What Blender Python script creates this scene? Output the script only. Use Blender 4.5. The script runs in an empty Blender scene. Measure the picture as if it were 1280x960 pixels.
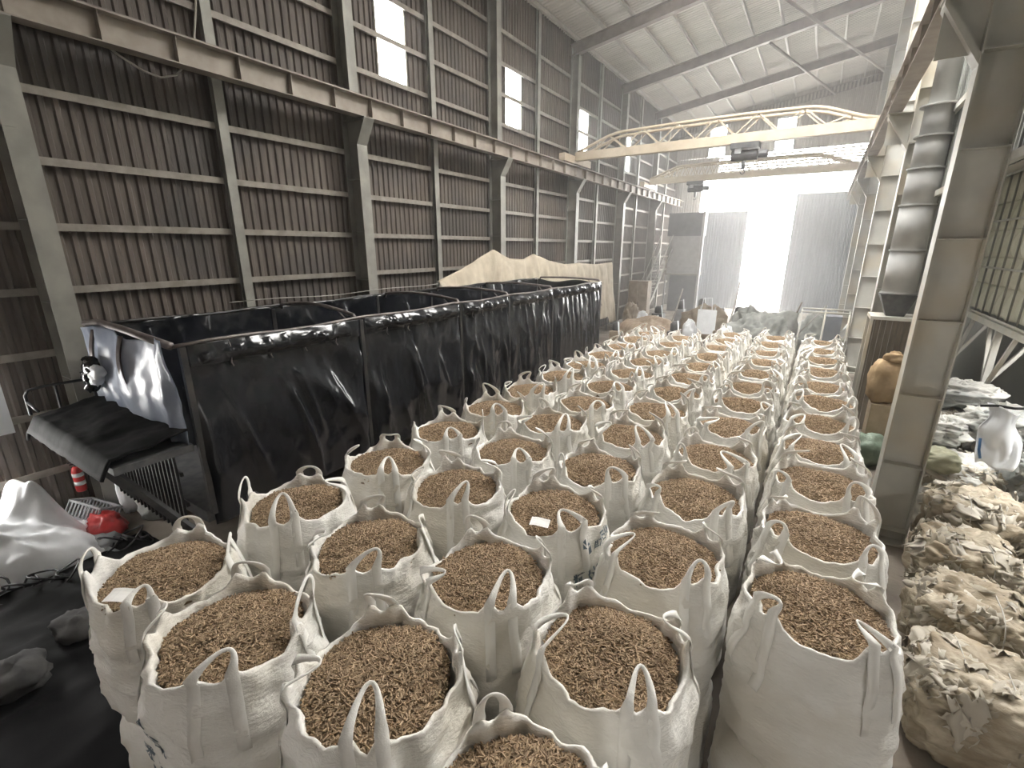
import bpy, math, random
from mathutils import Vector, Matrix, noise, Euler
random.seed(7)
PI = math.pi
scene = bpy.context.scene
COL = scene.collection

# ------------------------------------------------------------------ camera
cam_d = bpy.data.cameras.new('camera'); cam = bpy.data.objects.new('camera', cam_d); COL.objects.link(cam)
cam_d.sensor_fit = 'HORIZONTAL'; cam_d.sensor_width = 36.0
cam_d.lens = 583.0 / 1280.0 * 36.0
cam_d.clip_start = 0.05; cam_d.clip_end = 400
cam.location = (0, 0, 4.4)
cam.rotation_euler = (math.radians(90 - 16.3), 0, math.radians(32.7))
scene.camera = cam

# ------------------------------------------------------------------ world, exposure
scene.view_settings.view_transform = 'Standard'; scene.view_settings.look = 'None'
scene.view_settings.gamma = 1.0; scene.view_settings.use_curve_mapping = False
scene.view_settings.exposure = 0.15
scene.cycles.volume_step_rate = 4.0; scene.cycles.volume_max_steps = 64
W = bpy.data.worlds.new('sky'); scene.world = W; W.use_nodes = True
W.node_tree.nodes['Background'].inputs[0].default_value = (1.0, 0.975, 0.935, 1)
W.node_tree.nodes['Background'].inputs[1].default_value = 32.0

def portal(name, loc, size, direction):
    """daylight portal lying in an opening of the hall, facing inwards"""
    d = bpy.data.lights.new(name, 'AREA'); d.shape = 'RECTANGLE'; d.size, d.size_y = size
    d.cycles.is_portal = True
    o = bpy.data.objects.new(name, d); COL.objects.link(o); o.location = loc
    o.rotation_euler = Vector(direction).to_track_quat('-Z', 'Y').to_euler()
    return o
SKY_ROOF = [(-4.0, 1.2, 11.2, 17.6), (-2.2, 1.2, 8.2, 11.2)]      # unseen roof gaps added to light the bags (x0,x1,y0,y1)
portal('portal_far_door', (-3.4, 38.75, 4.6), (9.6, 9.2), (0, -1, 0))

# ------------------------------------------------------------------ helpers
class MB:
    def __init__(s): s.v = []; s.f = []
    def add(s, vs, fs):
        o = len(s.v); s.v += [tuple(p) for p in vs]; s.f += [tuple(i + o for i in f) for f in fs]; return s
    def box(s, x0, x1, y0, y1, z0, z1):
        return s.add([(x0,y0,z0),(x1,y0,z0),(x1,y1,z0),(x0,y1,z0),(x0,y0,z1),(x1,y0,z1),(x1,y1,z1),(x0,y1,z1)],
                     [(0,3,2,1),(4,5,6,7),(0,1,5,4),(1,2,6,5),(2,3,7,6),(3,0,4,7)])
    def bar(s, p, q, w, h, upv=(0,0,1)):
        p, q = Vector(p), Vector(q); d = (q-p).normalized(); u = Vector(upv)
        if abs(d.dot(u)) > .98: u = Vector((0,1,0))
        a = d.cross(u).normalized(); b = a.cross(d).normalized()
        vs = [e + a*sx*w/2 + b*sy*h/2 for e in (p,q) for sx,sy in ((-1,-1),(1,-1),(1,1),(-1,1))]
        return s.add(vs, [(3,2,1,0),(4,5,6,7),(0,1,5,4),(1,2,6,5),(2,3,7,6),(3,0,4,7)])
    def tube(s, pts, r, n=8, caps=True, closed=False):
        pts = [Vector(p) for p in pts]; N = len(pts); rs = r if isinstance(r,(list,tuple)) else [r]*N
        o = len(s.v); prev = None
        for i,p in enumerate(pts):
            if closed: d = pts[(i+1)%N]-pts[i-1]
            else: d = pts[min(i+1,N-1)]-pts[max(i-1,0)]
            d = d.normalized() if d.length > 1e-9 else Vector((0,0,1))
            if prev is None:
                a = d.cross(Vector((0,0,1)));  a = a if a.length > .05 else d.cross(Vector((0,1,0)))
            else: a = prev - d*prev.dot(d)
            a.normalize(); prev = a.copy(); b = d.cross(a)
            for k in range(n):
                t = 2*PI*k/n; s.v.append(tuple(p + (a*math.cos(t)+b*math.sin(t))*rs[i]))
        for i in range(N if closed else N-1):
            for k in range(n):
                j = (i+1)%N
                s.f.append((o+i*n+k, o+i*n+(k+1)%n, o+j*n+(k+1)%n, o+j*n+k))
        if caps and not closed:
            s.f.append(tuple(o+k for k in reversed(range(n)))); s.f.append(tuple(o+(N-1)*n+k for k in range(n)))
        return s
    def lathe(s, prof, c=(0,0,0), n=24):
        o = len(s.v)
        for r,z in prof:
            for k in range(n):
                t = 2*PI*k/n; s.v.append((c[0]+r*math.cos(t), c[1]+r*math.sin(t), c[2]+z))
        for i in range(len(prof)-1):
            for k in range(n):
                s.f.append((o+i*n+k, o+i*n+(k+1)%n, o+(i+1)*n+(k+1)%n, o+(i+1)*n+k))
        s.f.append(tuple(o+k for k in reversed(range(n)))); s.f.append(tuple(o+(len(prof)-1)*n+k for k in range(n)))
        return s
    def grid(s, fn, nu, nv):
        o = len(s.v)
        for i in range(nu+1):
            for j in range(nv+1): s.v.append(tuple(fn(i/nu, j/nv)))
        for i in range(nu):
            for j in range(nv):
                a = o+i*(nv+1)+j; s.f.append((a, a+nv+1, a+nv+2, a+1))
        return s
    def mesh(s, name, mat, smooth=False, off=(0,0,0)):
        me = bpy.data.meshes.new(name); ox,oy,oz = off
        me.from_pydata([(x-ox,y-oy,z-oz) for x,y,z in s.v], [], s.f)
        if mat: me.materials.append(mat)
        if smooth: me.polygons.foreach_set('use_smooth', [True]*len(me.polygons))
        me.update(); return me
    def build(s, name, mat, parent=None, smooth=False, base=None, thick=0, bevel=0):
        """parent: vertices are in world space and parent sits unrotated; base: origin for a top-level mesh"""
        off = parent_loc(parent) if parent else (base or (0,0,0))
        o = bpy.data.objects.new(name, s.mesh(name, mat, smooth, off)); COL.objects.link(o)
        if parent: o.parent = parent
        else: o.location = off
        if thick:
            m = o.modifiers.new('thickness','SOLIDIFY'); m.thickness = thick; m.offset = 0
        if bevel:
            m = o.modifiers.new('edges','BEVEL'); m.width = bevel; m.segments = 2; m.limit_method = 'ANGLE'
        return o
def parent_loc(p):
    t = Vector((0,0,0))
    while p: t += p.location; p = p.parent
    return t
def tag(o, label=None, cat=None, group=None, kind=None):
    if label: o['label'] = label
    if cat: o['category'] = cat
    if group: o['group'] = group
    if kind: o['kind'] = kind
    return o
def empty(name, loc=(0,0,0), label=None, cat=None, group=None, kind=None):
    o = bpy.data.objects.new(name, None); COL.objects.link(o); o.location = loc; o.empty_display_size = .1
    return tag(o, label, cat, group, kind)
def place(name, me, parent, loc=(0,0,0), rot=(0,0,0), scale=(1,1,1)):
    o = bpy.data.objects.new(name, me); COL.objects.link(o); o.parent = parent
    o.location = loc; o.rotation_euler = rot; o.scale = scale; return o
def nz(x, y, z): return noise.noise(Vector((x, y, z)))
def fbm(x, y, z, o=4): return noise.fractal(Vector((x,y,z)), 0.9, 2.1, o)
def sm(a, b, x):
    t = max(0, min(1, (x-a)/(b-a))); return t*t*(3-2*t)

def mat(name, c1, c2=None, scale=3.0, rough=.7, metal=0.0, bump=0.0, bscale=None, stretch=(1,1,1), c3=None, c3scale=.6, rand=0.0, spec=.5, island=False, detail=4, coat=0.0):
    m = bpy.data.materials.new(name); m.use_nodes = True; nt = m.node_tree; N = nt.nodes; L = nt.links
    b = N['Principled BSDF']; b.inputs['Roughness'].default_value = rough; b.inputs['Metallic'].default_value = metal
    b.inputs['Specular IOR Level'].default_value = spec; b.inputs['Coat Weight'].default_value = coat
    b.inputs['Base Color'].default_value = (*c1, 1); m.diffuse_color = (*c1, 1)
    geo = N.new('ShaderNodeNewGeometry'); mp = N.new('ShaderNodeMapping'); mp.inputs['Scale'].default_value = stretch
    L.new(geo.outputs['Position'], mp.inputs['Vector'])
    cur = None
    if c2:
        t = N.new('ShaderNodeTexNoise'); t.inputs['Scale'].default_value = scale; t.inputs['Detail'].default_value = detail
        L.new(mp.outputs[0], t.inputs['Vector'])
        r = N.new('ShaderNodeValToRGB'); r.color_ramp.elements[0].position = .36; r.color_ramp.elements[1].position = .64
        r.color_ramp.elements[0].color = (*c1,1); r.color_ramp.elements[1].color = (*c2,1)
        fac = geo.outputs['Random Per Island'] if island else t.outputs['Fac']
        if island: r.color_ramp.elements[0].position = 0; r.color_ramp.elements[1].position = 1
        L.new(fac, r.inputs[0]); cur = r.outputs[0]
        if c3:
            t3 = N.new('ShaderNodeTexNoise'); t3.inputs['Scale'].default_value = c3scale; t3.inputs['Detail'].default_value = 5
            L.new(geo.outputs['Position'], t3.inputs['Vector'])
            r3 = N.new('ShaderNodeValToRGB'); r3.color_ramp.elements[0].position = .48; r3.color_ramp.elements[1].position = .62
            r3.color_ramp.elements[0].color = (0,0,0,1); r3.color_ramp.elements[1].color = (1,1,1,1)
            L.new(t3.outputs['Fac'], r3.inputs[0])
            mx = N.new('ShaderNodeMixRGB'); mx.inputs[2].default_value = (*c3,1)
            L.new(r3.outputs[0], mx.inputs[0]); L.new(cur, mx.inputs[1]); cur = mx.outputs[0]
        if rand:
            oi = N.new('ShaderNodeObjectInfo'); hs = N.new('ShaderNodeHueSaturation')
            mr = N.new('ShaderNodeMapRange'); mr.inputs[3].default_value = 1-rand; mr.inputs[4].default_value = 1+rand
            L.new(oi.outputs['Random'], mr.inputs[0]); L.new(mr.outputs[0], hs.inputs['Value']); L.new(cur, hs.inputs['Color']); cur = hs.outputs[0]
        L.new(cur, b.inputs['Base Color'])
    if bump:
        tb = N.new('ShaderNodeTexNoise'); tb.inputs['Scale'].default_value = bscale or scale*4; tb.inputs['Detail'].default_value = 5
        L.new(mp.outputs[0], tb.inputs['Vector'])
        bp = N.new('ShaderNodeBump'); bp.inputs['Strength'].default_value = bump; bp.inputs['Distance'].default_value = .02
        L.new(tb.outputs['Fac'], bp.inputs['Height']); L.new(bp.outputs[0], b.inputs['Normal'])
    return m

M = {}
M['floor'] = mat('floor_concrete', (.20,.17,.14), (.30,.26,.215), 1.3, .85, bump=.3, bscale=14, c3=(.13,.11,.09), c3scale=.8)
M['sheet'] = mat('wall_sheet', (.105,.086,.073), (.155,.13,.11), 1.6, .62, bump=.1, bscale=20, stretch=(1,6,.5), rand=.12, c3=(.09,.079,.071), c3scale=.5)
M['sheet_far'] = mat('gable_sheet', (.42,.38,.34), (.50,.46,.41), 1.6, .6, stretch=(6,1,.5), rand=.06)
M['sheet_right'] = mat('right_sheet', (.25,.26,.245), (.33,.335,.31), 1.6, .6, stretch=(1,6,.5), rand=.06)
M['girt'] = mat('girt_steel', (.24,.22,.19), (.33,.30,.26), 5, .55, metal=.2)
M['column'] = mat('column_steel', (.25,.245,.22), (.34,.33,.295), 2.2, .5, metal=.15, bump=.08, bscale=30)
M['column_r'] = mat('column_pale_steel', (.50,.495,.455), (.60,.59,.54), 2.0, .55, metal=0.0, bump=.08, bscale=30, c3=(.56,.505,.40), c3scale=.7)
M['beam'] = mat('runway_steel', (.27,.235,.20), (.36,.32,.275), 3, .55, metal=.15)
M['roof'] = mat('roof_sheet', (.54,.51,.47), (.62,.59,.545), 1.2, .6, stretch=(.5,5,.5), rand=.07)
M['rafter'] = mat('rafter_steel', (.19,.16,.145), (.26,.22,.20), 3, .55, metal=.15)
M['purlin'] = mat('purlin_steel', (.42,.40,.37), (.50,.475,.44), 5, .5, metal=.2)
M['crane'] = mat('crane_paint', (.43,.355,.26), (.50,.425,.325), 3, .5)
M['dark'] = mat('dark_machine', (.05,.052,.055), (.09,.09,.09), 8, .5)
M['bag'] = mat('bag_weave', (.79,.77,.72), (.86,.845,.80), 3, .55, bump=.45, bscale=26, stretch=(1,1,2.6), rand=.04, c3=(.73,.695,.62), c3scale=1.2)
M['strap'] = mat('bag_strap', (.80,.78,.73), (.87,.855,.81), 8, .55, bump=.15, bscale=60)
M['pellet'] = mat('pellet_fibre', (.19,.13,.078), (.47,.345,.215), 6, .75, island=True)
M['pellet_bed'] = mat('pellet_bed', (.10,.068,.04), (.18,.125,.075), 40, .9)
M['ink'] = mat('printed_ink', (.10,.14,.17), (.14,.18,.21), 30, .6)
M['paper'] = mat('paper', (.80,.79,.75), (.86,.85,.82), 6, .6)
M['tarp'] = mat('black_tarp', (.006,.007,.010), (.011,.012,.016), 3, .20, bump=.12, bscale=9, spec=.6)
M['matte'] = mat('black_matte_sheet', (.003,.003,.0035), (.005,.005,.0055), 4, .85, bump=.15, bscale=12, spec=.15)
M['dim'] = mat('shaded_grey_sack', (.03,.03,.03), (.05,.048,.046), 4, .85, bump=.3, bscale=14, spec=.2)  # shade on the pale grey sacks is put into this dark colour
M['tarp_rail'] = mat('trailer_rail', (.035,.035,.038), (.06,.055,.052), 6, .4, metal=.3)
M['bow'] = mat('trailer_bow', (.12,.10,.095), (.19,.165,.155), 6, .45, metal=.3)
M['blue_tarp'] = mat('blue_grey_tarp', (.22,.26,.34), (.32,.36,.44), 3, .33, bump=.15, bscale=9)
M['canvas'] = mat('beige_canvas', (.44,.38,.29), (.55,.48,.375), 2.5, .8, bump=.1, bscale=20)
M['red'] = mat('red_paint', (.50,.03,.03), (.58,.05,.05), 8, .35)
M['white'] = mat('white_plastic', (.78,.80,.82), (.86,.88,.90), 4, .45, bump=.1, bscale=12)
M['rubber'] = mat('black_rubber', (.012,.012,.014), (.02,.02,.022), 9, .45)
M['grey_plastic'] = mat('grey_plastic', (.30,.31,.32), (.36,.37,.38), 6, .5)
M['bale'] = mat('bale_plastic', (.29,.245,.175), (.47,.41,.315), 5, .6, bump=.5, bscale=16, stretch=(1,1,2.4), c3=(.27,.215,.145), c3scale=1.6)
M['bale_w'] = mat('bale_white_plastic', (.40,.40,.375), (.62,.61,.57), 5, .5, bump=.5, bscale=14, stretch=(1,1,2.4), c3=(.33,.345,.335), c3scale=1.8)
M['flap'] = mat('flap_plastic', (.30,.265,.20), (.56,.52,.45), 5, .5, island=True)
M['green'] = mat('green_sack', (.14,.19,.14), (.20,.25,.19), 5, .6, bump=.3, bscale=15)
M['olive'] = mat('olive_sack', (.24,.24,.16), (.32,.31,.22), 5, .6, bump=.3, bscale=15)
M['blue'] = mat('blue_plastic', (.05,.13,.27), (.08,.18,.33), 5, .5)
M['tan'] = mat('tan_sack', (.36,.245,.13), (.47,.335,.19), 5, .75, bump=.3, bscale=20)
M['tan_block'] = mat('tan_block', (.42,.33,.22), (.50,.40,.28), 5, .8)
M['duct'] = mat('duct_steel', (.40,.40,.39), (.48,.48,.46), 2.5, .65, metal=0.0)
M['net_bag'] = mat('caged_bag', (.66,.645,.53), (.74,.72,.61), 3, .65, bump=.25, bscale=16)
M['door_steel'] = mat('door_steel', (.27,.30,.345), (.33,.36,.40), 1.5, .55, stretch=(5,1,.5))
M['plank'] = mat('old_planks', (.17,.145,.115), (.24,.205,.165), 4, .8, stretch=(5,5,.6))
M['cabin'] = mat('cabin_panel', (.42,.42,.42), (.50,.50,.50), 3, .6)
M['cabin_dark'] = mat('cabin_shutter', (.13,.14,.16), (.17,.18,.20), 3, .6)
M['rust'] = mat('rusty_machine', (.22,.17,.12), (.33,.27,.20), 3, .7, bump=.2, bscale=15)
M['heap'] = mat('brown_heap', (.26,.19,.13), (.38,.30,.22), 6, .9, bump=.6, bscale=25)
M['scrap'] = mat('grey_scrap', (.30,.31,.29), (.42,.43,.40), 4, .65, bump=.2)
def glass_mat():
    m = bpy.data.materials.new('window_glass'); m.use_nodes = True; nt = m.node_tree; N = nt.nodes
    N.remove(N['Principled BSDF']); out = N['Material Output']
    t = N.new('ShaderNodeBsdfTransparent'); t.inputs[0].default_value = (.93,.96,.97,1)
    g = N.new('ShaderNodeBsdfGlossy'); g.inputs['Roughness'].default_value = .05
    x = N.new('ShaderNodeMixShader'); x.inputs[0].default_value = .06
    nt.links.new(t.outputs[0], x.inputs[1]); nt.links.new(g.outputs[0], x.inputs[2]); nt.links.new(x.outputs[0], out.inputs[0]); return m
M['glass'] = glass_mat()
M['ground_out'] = mat('yard_concrete', (.45,.44,.42), (.55,.54,.52), 1, .9)
M['cable'] = mat('grey_cable', (.40,.38,.34), (.48,.46,.42), 6, .6)
#==STRUCT==

# ================================================================== THE HALL
XL, BAY = -10.2, 6.05
YF = [2.35 + BAY*k for k in range(7)]            # frame lines 2.35 .. 38.65
YEND, YBACK = 38.65, -4.0
def roof_z(x): return 12.85 + .16*(x + 10.2)    # underside of the roof sheets
def rafter_z(x): return 12.1 + .16*(x + 10.2)    # underside of the rafters

fl = MB(); fl.box(-10.6, 9.0, YBACK-.3, YEND+.1, -.12, 0)
tag(fl.build('floor', M['floor'], base=(0,0,0)), kind='structure')
yard = MB(); yard.box(-40, 40, YEND+.1, 110, -.2, -.06); tag(yard.build('floor_yard', M['ground_out']), 'sunlit concrete yard outside the open door', kind='structure')

PITCH = .178
def ribbed(w, h, pitch=PITCH, depth=.035):
    """trapezoid sheet in its own space: u along 0..w, v 0..h; returns list of (u,d) profile"""
    n = max(1, round(w/pitch)); p = w/n; prof = []
    for i in range(n):
        u = i*p; prof += [(u,0),(u+.42*p,0),(u+.55*p,depth),(u+.87*p,depth)]
    prof.append((w,0)); return prof
def sheet_mesh(name, w, h, axis, mt, depth=.035, pitch=PITCH):
    """axis 'y': lies in the y-z plane, ribs face +x; 'x': in the x-z plane, ribs face -y"""
    b = MB(); pr = ribbed(w, h, pitch, depth)
    for u,d in pr:
        for z in (0,h): b.v.append((d,u,z) if axis=='y' else (u,-d,z))
    for i in range(len(pr)-1): b.f.append((2*i,2*i+2,2*i+3,2*i+1))
    return b.mesh(name, mt)

# ---- left wall: girts, sheets between girts, wind posts, windows
wl = empty('wall_left', (XL,0,0), kind='structure')
GZ = [0.0, .87, 1.83, 2.79, 3.75, 4.71, 5.66, 6.63, 7.56, 8.53, 9.47, 10.40, 11.35, 12.25, 12.95]
HALF = BAY/2
ys = [YF[0]+HALF*k for k in range(-2,12)]
sheets = {}
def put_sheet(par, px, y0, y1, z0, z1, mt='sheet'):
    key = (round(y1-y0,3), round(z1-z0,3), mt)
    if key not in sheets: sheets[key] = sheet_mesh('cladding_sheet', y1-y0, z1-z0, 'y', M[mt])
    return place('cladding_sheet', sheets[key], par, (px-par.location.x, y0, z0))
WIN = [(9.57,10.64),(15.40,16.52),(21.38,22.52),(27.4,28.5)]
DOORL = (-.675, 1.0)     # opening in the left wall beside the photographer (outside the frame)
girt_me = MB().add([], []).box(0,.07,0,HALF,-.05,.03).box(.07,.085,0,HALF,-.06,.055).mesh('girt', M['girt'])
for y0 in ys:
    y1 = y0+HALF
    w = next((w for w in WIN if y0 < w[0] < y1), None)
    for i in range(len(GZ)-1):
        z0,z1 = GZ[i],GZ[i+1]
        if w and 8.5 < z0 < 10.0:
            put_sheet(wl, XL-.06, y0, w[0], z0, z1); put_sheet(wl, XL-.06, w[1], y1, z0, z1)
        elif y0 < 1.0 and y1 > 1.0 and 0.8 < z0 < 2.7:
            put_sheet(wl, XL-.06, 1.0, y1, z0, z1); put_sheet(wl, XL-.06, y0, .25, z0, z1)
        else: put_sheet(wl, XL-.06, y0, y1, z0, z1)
        if i and i < 13:
            if y0 < 1.0 and y1 > 1.0 and 0.8 < z0 < 2.7:
                MB().box(XL,XL+.07,1.0,y1,z0-.05,z0+.03).box(XL+.07,XL+.085,1.0,y1,z0-.06,z0+.055).build('girt', M['girt'], wl)
            else: place('girt', girt_me, wl, (0, y0, z0))
# wind posts halfway between the columns
post_me = MB().box(.085,.10,-.09,.09,0,12.7).box(.20,.215,-.09,.09,0,12.7).box(.10,.20,-.006,.006,0,12.7).mesh('wind_post', M['column'])
for k in range(6): place('wind_post', post_me, wl, (0, YF[k]+HALF, 0))
# windows
for i,(a,b) in enumerate(WIN):
    wn = empty('window_%d' % (i+1), (XL, (a+b)/2, 8.53), kind='structure')
    fr = MB(); 
    for q in ((a,a+.05,8.53,10.4),(b-.05,b,8.53,10.4),(a,b,8.53,8.58),(a,b,10.35,10.4),(a,b,9.44,9.50)): fr.box(XL-.06,XL+.02,q[0],q[1],q[2],q[3])
    fr.build('window_frame', M['girt'], wn)
    for z0,z1 in ((8.58,9.44),(9.50,10.35)): MB().box(XL-.035,XL-.028,a+.05,b-.05,z0,z1).build('pane', M['glass'], wn)
    portal('portal_window', (XL-.08,(a+b)/2,9.465), (b-a,1.87), (1,0,0))
portal('portal_side_opening', (XL-.10, .625, 1.83), (.75, 1.92), (1,0,0))

# ---- left columns with brackets for the crane runway
ORD = ['first','second','third','fourth','fifth','sixth','seventh','eighth','ninth','tenth','eleventh','twelfth','thirteenth','fourteenth','fifteenth','sixteenth']
def left_column(k):
    y = YF[k]
    c = empty('steel_column', (XL+.3,y,0), '%s left-wall steel column from the front, bracketed to the crane runway' % ORD[k].replace('first','nearest') if k else 'nearest left-wall steel column, beside the front of the black trailer', 'column', 'columns along the left wall')
    xi = XL+.56
    b = MB().box(xi-.016,xi,y-.15,y+.15,0,6.75); b.add([(xi-.016,y-.15,6.75),(xi,y-.15,6.75),(xi,y+.15,6.75),(xi-.016,y+.15,6.75),(xi+.30,y-.15,7.28),(xi+.316,y-.15,7.28),(xi+.316,y+.15,7.28),(xi+.30,y+.15,7.28)],[(0,1,5,4),(1,2,6,5),(2,3,7,6),(3,0,4,7),(4,5,6,7)])
    b.build('flange', M['column'], c)
    MB().box(XL+.085,XL+.10,y-.15,y+.15,0,12.4).build('flange', M['column'], c)
    w = MB().box(XL+.10,xi-.016,y-.006,y+.006,0,7.28); w.add([(xi-.016,y-.006,6.75),(xi+.3,y-.006,7.28),(xi-.016,y-.006,7.28),(xi-.016,y+.006,6.75),(xi+.3,y+.006,7.28),(xi-.016,y+.006,7.28)],[(0,1,2),(5,4,3),(0,3,4,1),(1,4,5,2)])
    w.build('web', M['column'], c)
    MB().box(XL+.10,xi+.316,y-.15,y+.15,7.28,7.30).build('bracket_plate', M['column'], c)
    MB().box(XL+.10,XL+.42,y-.006,y+.006,7.30,12.2).box(XL+.42,XL+.434,y-.13,y+.13,7.30,12.1).build('upper_shaft', M['column'], c)
    for z in (1.2,2.4,3.6,4.8,6.0):
        MB().box(XL+.10,xi+.01,y-.148,y-.006,z-.006,z+.006).build('stiffener', M['column'], c)
    MB().box(XL+.05,xi+.06,y-.2,y+.2,0,.03).build('base_plate', M['column'], c)
for k in range(6): left_column(k)

# ---- crane runway beams
def runway(x, label, flip):
    r = empty('crane_runway_beam', (x,14,7.3), label, 'beam', 'crane runway beams')
    y0,y1 = -3.0,38.3
    MB().box(x-.13,x+.13,y0,y1,7.30,7.318).build('bottom_flange', M['beam'], r)
    MB().box(x-.16,x+.16,y0,y1,7.70,7.72).build('top_flange', M['beam'], r)
    MB().box(x-.006,x+.006,y0,y1,7.318,7.70).build('web', M['beam'], r)
    MB().box(x-.03,x+.03,y0,y1,7.72,7.78).build('rail', M['rafter'], r)
    sm_ = MB().box(-.12,.12,-.007,.007,0,.382).mesh('stiffener', M['beam'])
    n = 41
    for i in range(n): place('stiffener', sm_, r, (0, y0-14+.4+i*(y1-y0-.8)/(n-1), .018))
    return r
runway(-9.48, 'crane runway beam along the left corrugated wall', 1)
runway(.88, 'crane runway beam along the right-hand columns', -1)

# ---- right columns
def right_column(k):
    y = YF[k]+.15; x0,x1 = 1.22,1.72; top = rafter_z(1.5)
    lab = ['','nearest right-hand steel column, beside the dirty plastic bales','second right-hand steel column, beside the grey duct','third right-hand steel column, just behind the grey duct','fourth right-hand steel column, towards the far door','fifth right-hand steel column, near the far corner','farthest right-hand steel column by the closed door leaf'][k]
    c = empty('steel_column', (1.47,y,0), lab, 'column', 'columns along the right side')
    MB().box(x0,x0+.018,y-.16,y+.16,0,top).build('flange', M['column_r'], c)
    MB().box(x1-.018,x1,y-.16,y+.16,0,top).build('flange', M['column_r'], c)
    MB().box(x0+.018,x1-.018,y-.006,y+.006,0,top).build('web', M['column_r'], c)
    me = MB().box(x0-1.47+.018,x1-1.47-.018,-.155,-.006,-.008,.008).mesh('stiffener', M['column_r'])
    z = .22
    while z < top-.3:
        place('stiffener', me, c, (0,0,z)); z += 1.072
    h = MB().add([(x0,y-.14,6.5),(x0,y+.14,6.5),(x0-.44,y-.14,7.20),(x0-.44,y+.14,7.20),(x0,y-.14,6.62),(x0,y+.14,6.62),(x0-.44,y-.14,7.29),(x0-.44,y+.14,7.29)],[(0,2,3,1),(4,5,7,6),(0,4,6,2),(1,3,7,5),(2,6,7,3)])
    h.box(x0-.46,x0,y-.14,y+.14,7.27,7.298).box(x0-.42,x0,y-.006,y+.006,6.65,7.28)
    h.build('bracket', M['column_r'], c)
    MB().box(x0-.05,x1+.05,y-.2,y+.2,0,.03).build('base_plate', M['column_r'], c)
for k in range(1,6): right_column(k)

# ---- ceiling: rafters, purlins, roof sheets
ce = empty('ceiling', (0,0,0), kind='structure')
XR = 1.9
for y in [YF[0]-BAY]+YF[:]:
    b = MB()
    for (dz0,dz1,w) in ((0,.02,.13),(.02,.42,.008),(.42,.44,.13)):
        b.add([(XL,y-w,rafter_z(XL)+dz0),(XL,y+w,rafter_z(XL)+dz0),(XR,y+w,rafter_z(XR)+dz0),(XR,y-w,rafter_z(XR)+dz0),
               (XL,y-w,rafter_z(XL)+dz1),(XL,y+w,rafter_z(XL)+dz1),(XR,y+w,rafter_z(XR)+dz1),(XR,y-w,rafter_z(XR)+dz1)],
              [(0,3,2,1),(4,5,6,7),(0,1,5,4),(1,2,6,5),(2,3,7,6),(3,0,4,7)])
    b.build('rafter', M['rafter'], ce)
PX = [XL+.25+1.16*i for i in range(11)]
pur = MB().box(-.035,.035,0,BAY,-.20,-.19).box(-.035,-.028,0,BAY,-.2,0).box(-.035,.035,0,BAY,-.01,0).mesh('purlin', M['purlin'])
for x in PX:
    for k in range(-1,6): place('purlin', pur, ce, (x, YF[k] if k >= 0 else YF[0]-BAY, roof_z(x)-.03))
def roof_sheet(w, h):
    b = MB(); pr = ribbed(w, 1, .2, .03); sl = .16
    for u,d in pr:
        for x in (0,h): b.v.append((x,u,x*sl-d))
    for i in range(len(pr)-1): b.f.append((2*i,2*i+1,2*i+3,2*i+2))
    return b.mesh('roof_sheet', M['roof'])
rs = roof_sheet(BAY/2, 1.16)
def in_sky(x, y):
    return any(a < x+.58 < b and c < y+1.5 < d for a,b,c,d in SKY_ROOF)
cells = []
for i,x in enumerate([XL+.25+1.16*i for i in range(-1,11)]):
    for j in range(-2,12):
        y = YF[0]+j*BAY/2
        if in_sky(x,y): cells.append((x,y)); continue
        place('roof_sheet', rs, ce, (x, y, roof_z(x)))
for x,y in cells:      # sheets left out, out of view, to let daylight onto the bags
    portal('portal_roof_gap', (x+.58, y+BAY/4, roof_z(x+.58)+.06), (1.16, BAY/2), (.158,0,-1))
# roof bracing pipes
for p,q in (((-3.25,20.5),(1.7,37.7)),((-3.38,26.55),(-.85,38.4))):
    MB().tube([(p[0],p[1],rafter_z(p[0])-.06),(q[0],q[1],rafter_z(q[0])-.06)],.06,8).build('brace_pipe', M['rafter'], ce, smooth=True)

# ---- right wall above the open side, full height beyond the second column
wr = empty('wall_right', (1.78,0,0), kind='structure')
for j in range(-2,12):
    y0 = YF[0]+j*HALF; far = y0 >= 14.4
    zz = [0,2.7,5.4,8.0,10.6,14.9] if far else [5.4,8.0,10.6,14.9]
    for a,b in zip(zz,zz[1:]):
        key = ('r',round(b-a,2))
        if key not in sheets: sheets[key] = sheet_mesh('cladding_sheet', HALF, b-a, 'y', M['sheet_right'])
        o = place('cladding_sheet', sheets[key], wr, (0.06, y0+HALF, a), (0,0,PI))
    for z in ([1.4,2.8,4.2] if far else []) + [5.45,7.0,8.5,10.0,11.5,13]:
        key = ('girtr',)
        if key not in sheets: sheets[key] = MB().box(-.07,0,0,HALF,-.05,.03).box(-.085,-.07,0,HALF,-.06,.055).mesh('girt', M['column_r'])
        place('girt', sheets[key], wr, (.02, y0, z))
# the lean-to beyond the right-hand columns
tag(MB().box(8.9,9.0,YBACK,16,0,6.4).build('wall_lean_to', M['sheet_right']), kind='structure')
tag(MB().box(1.95,8.9,15.9,16.0,0,6.4).build('wall_lean_to_end', M['sheet_right']), kind='structure')
tag(MB().box(1.9,9.0,10.5,16,5.9,6.0).box(1.9,9.0,YBACK,6.5,5.9,6.0).box(1.9,4.4,6.5,10.5,5.9,6.0).box(6.4,9,6.5,10.5,5.9,6.0).build('ceiling_lean_to', M['roof']), kind='structure')
portal('portal_lean_to', (5.4,8.5,6.0), (2.0,4.0), (0,0,-1))  # gap in the unseen lean-to roof, added to light the bales
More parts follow.
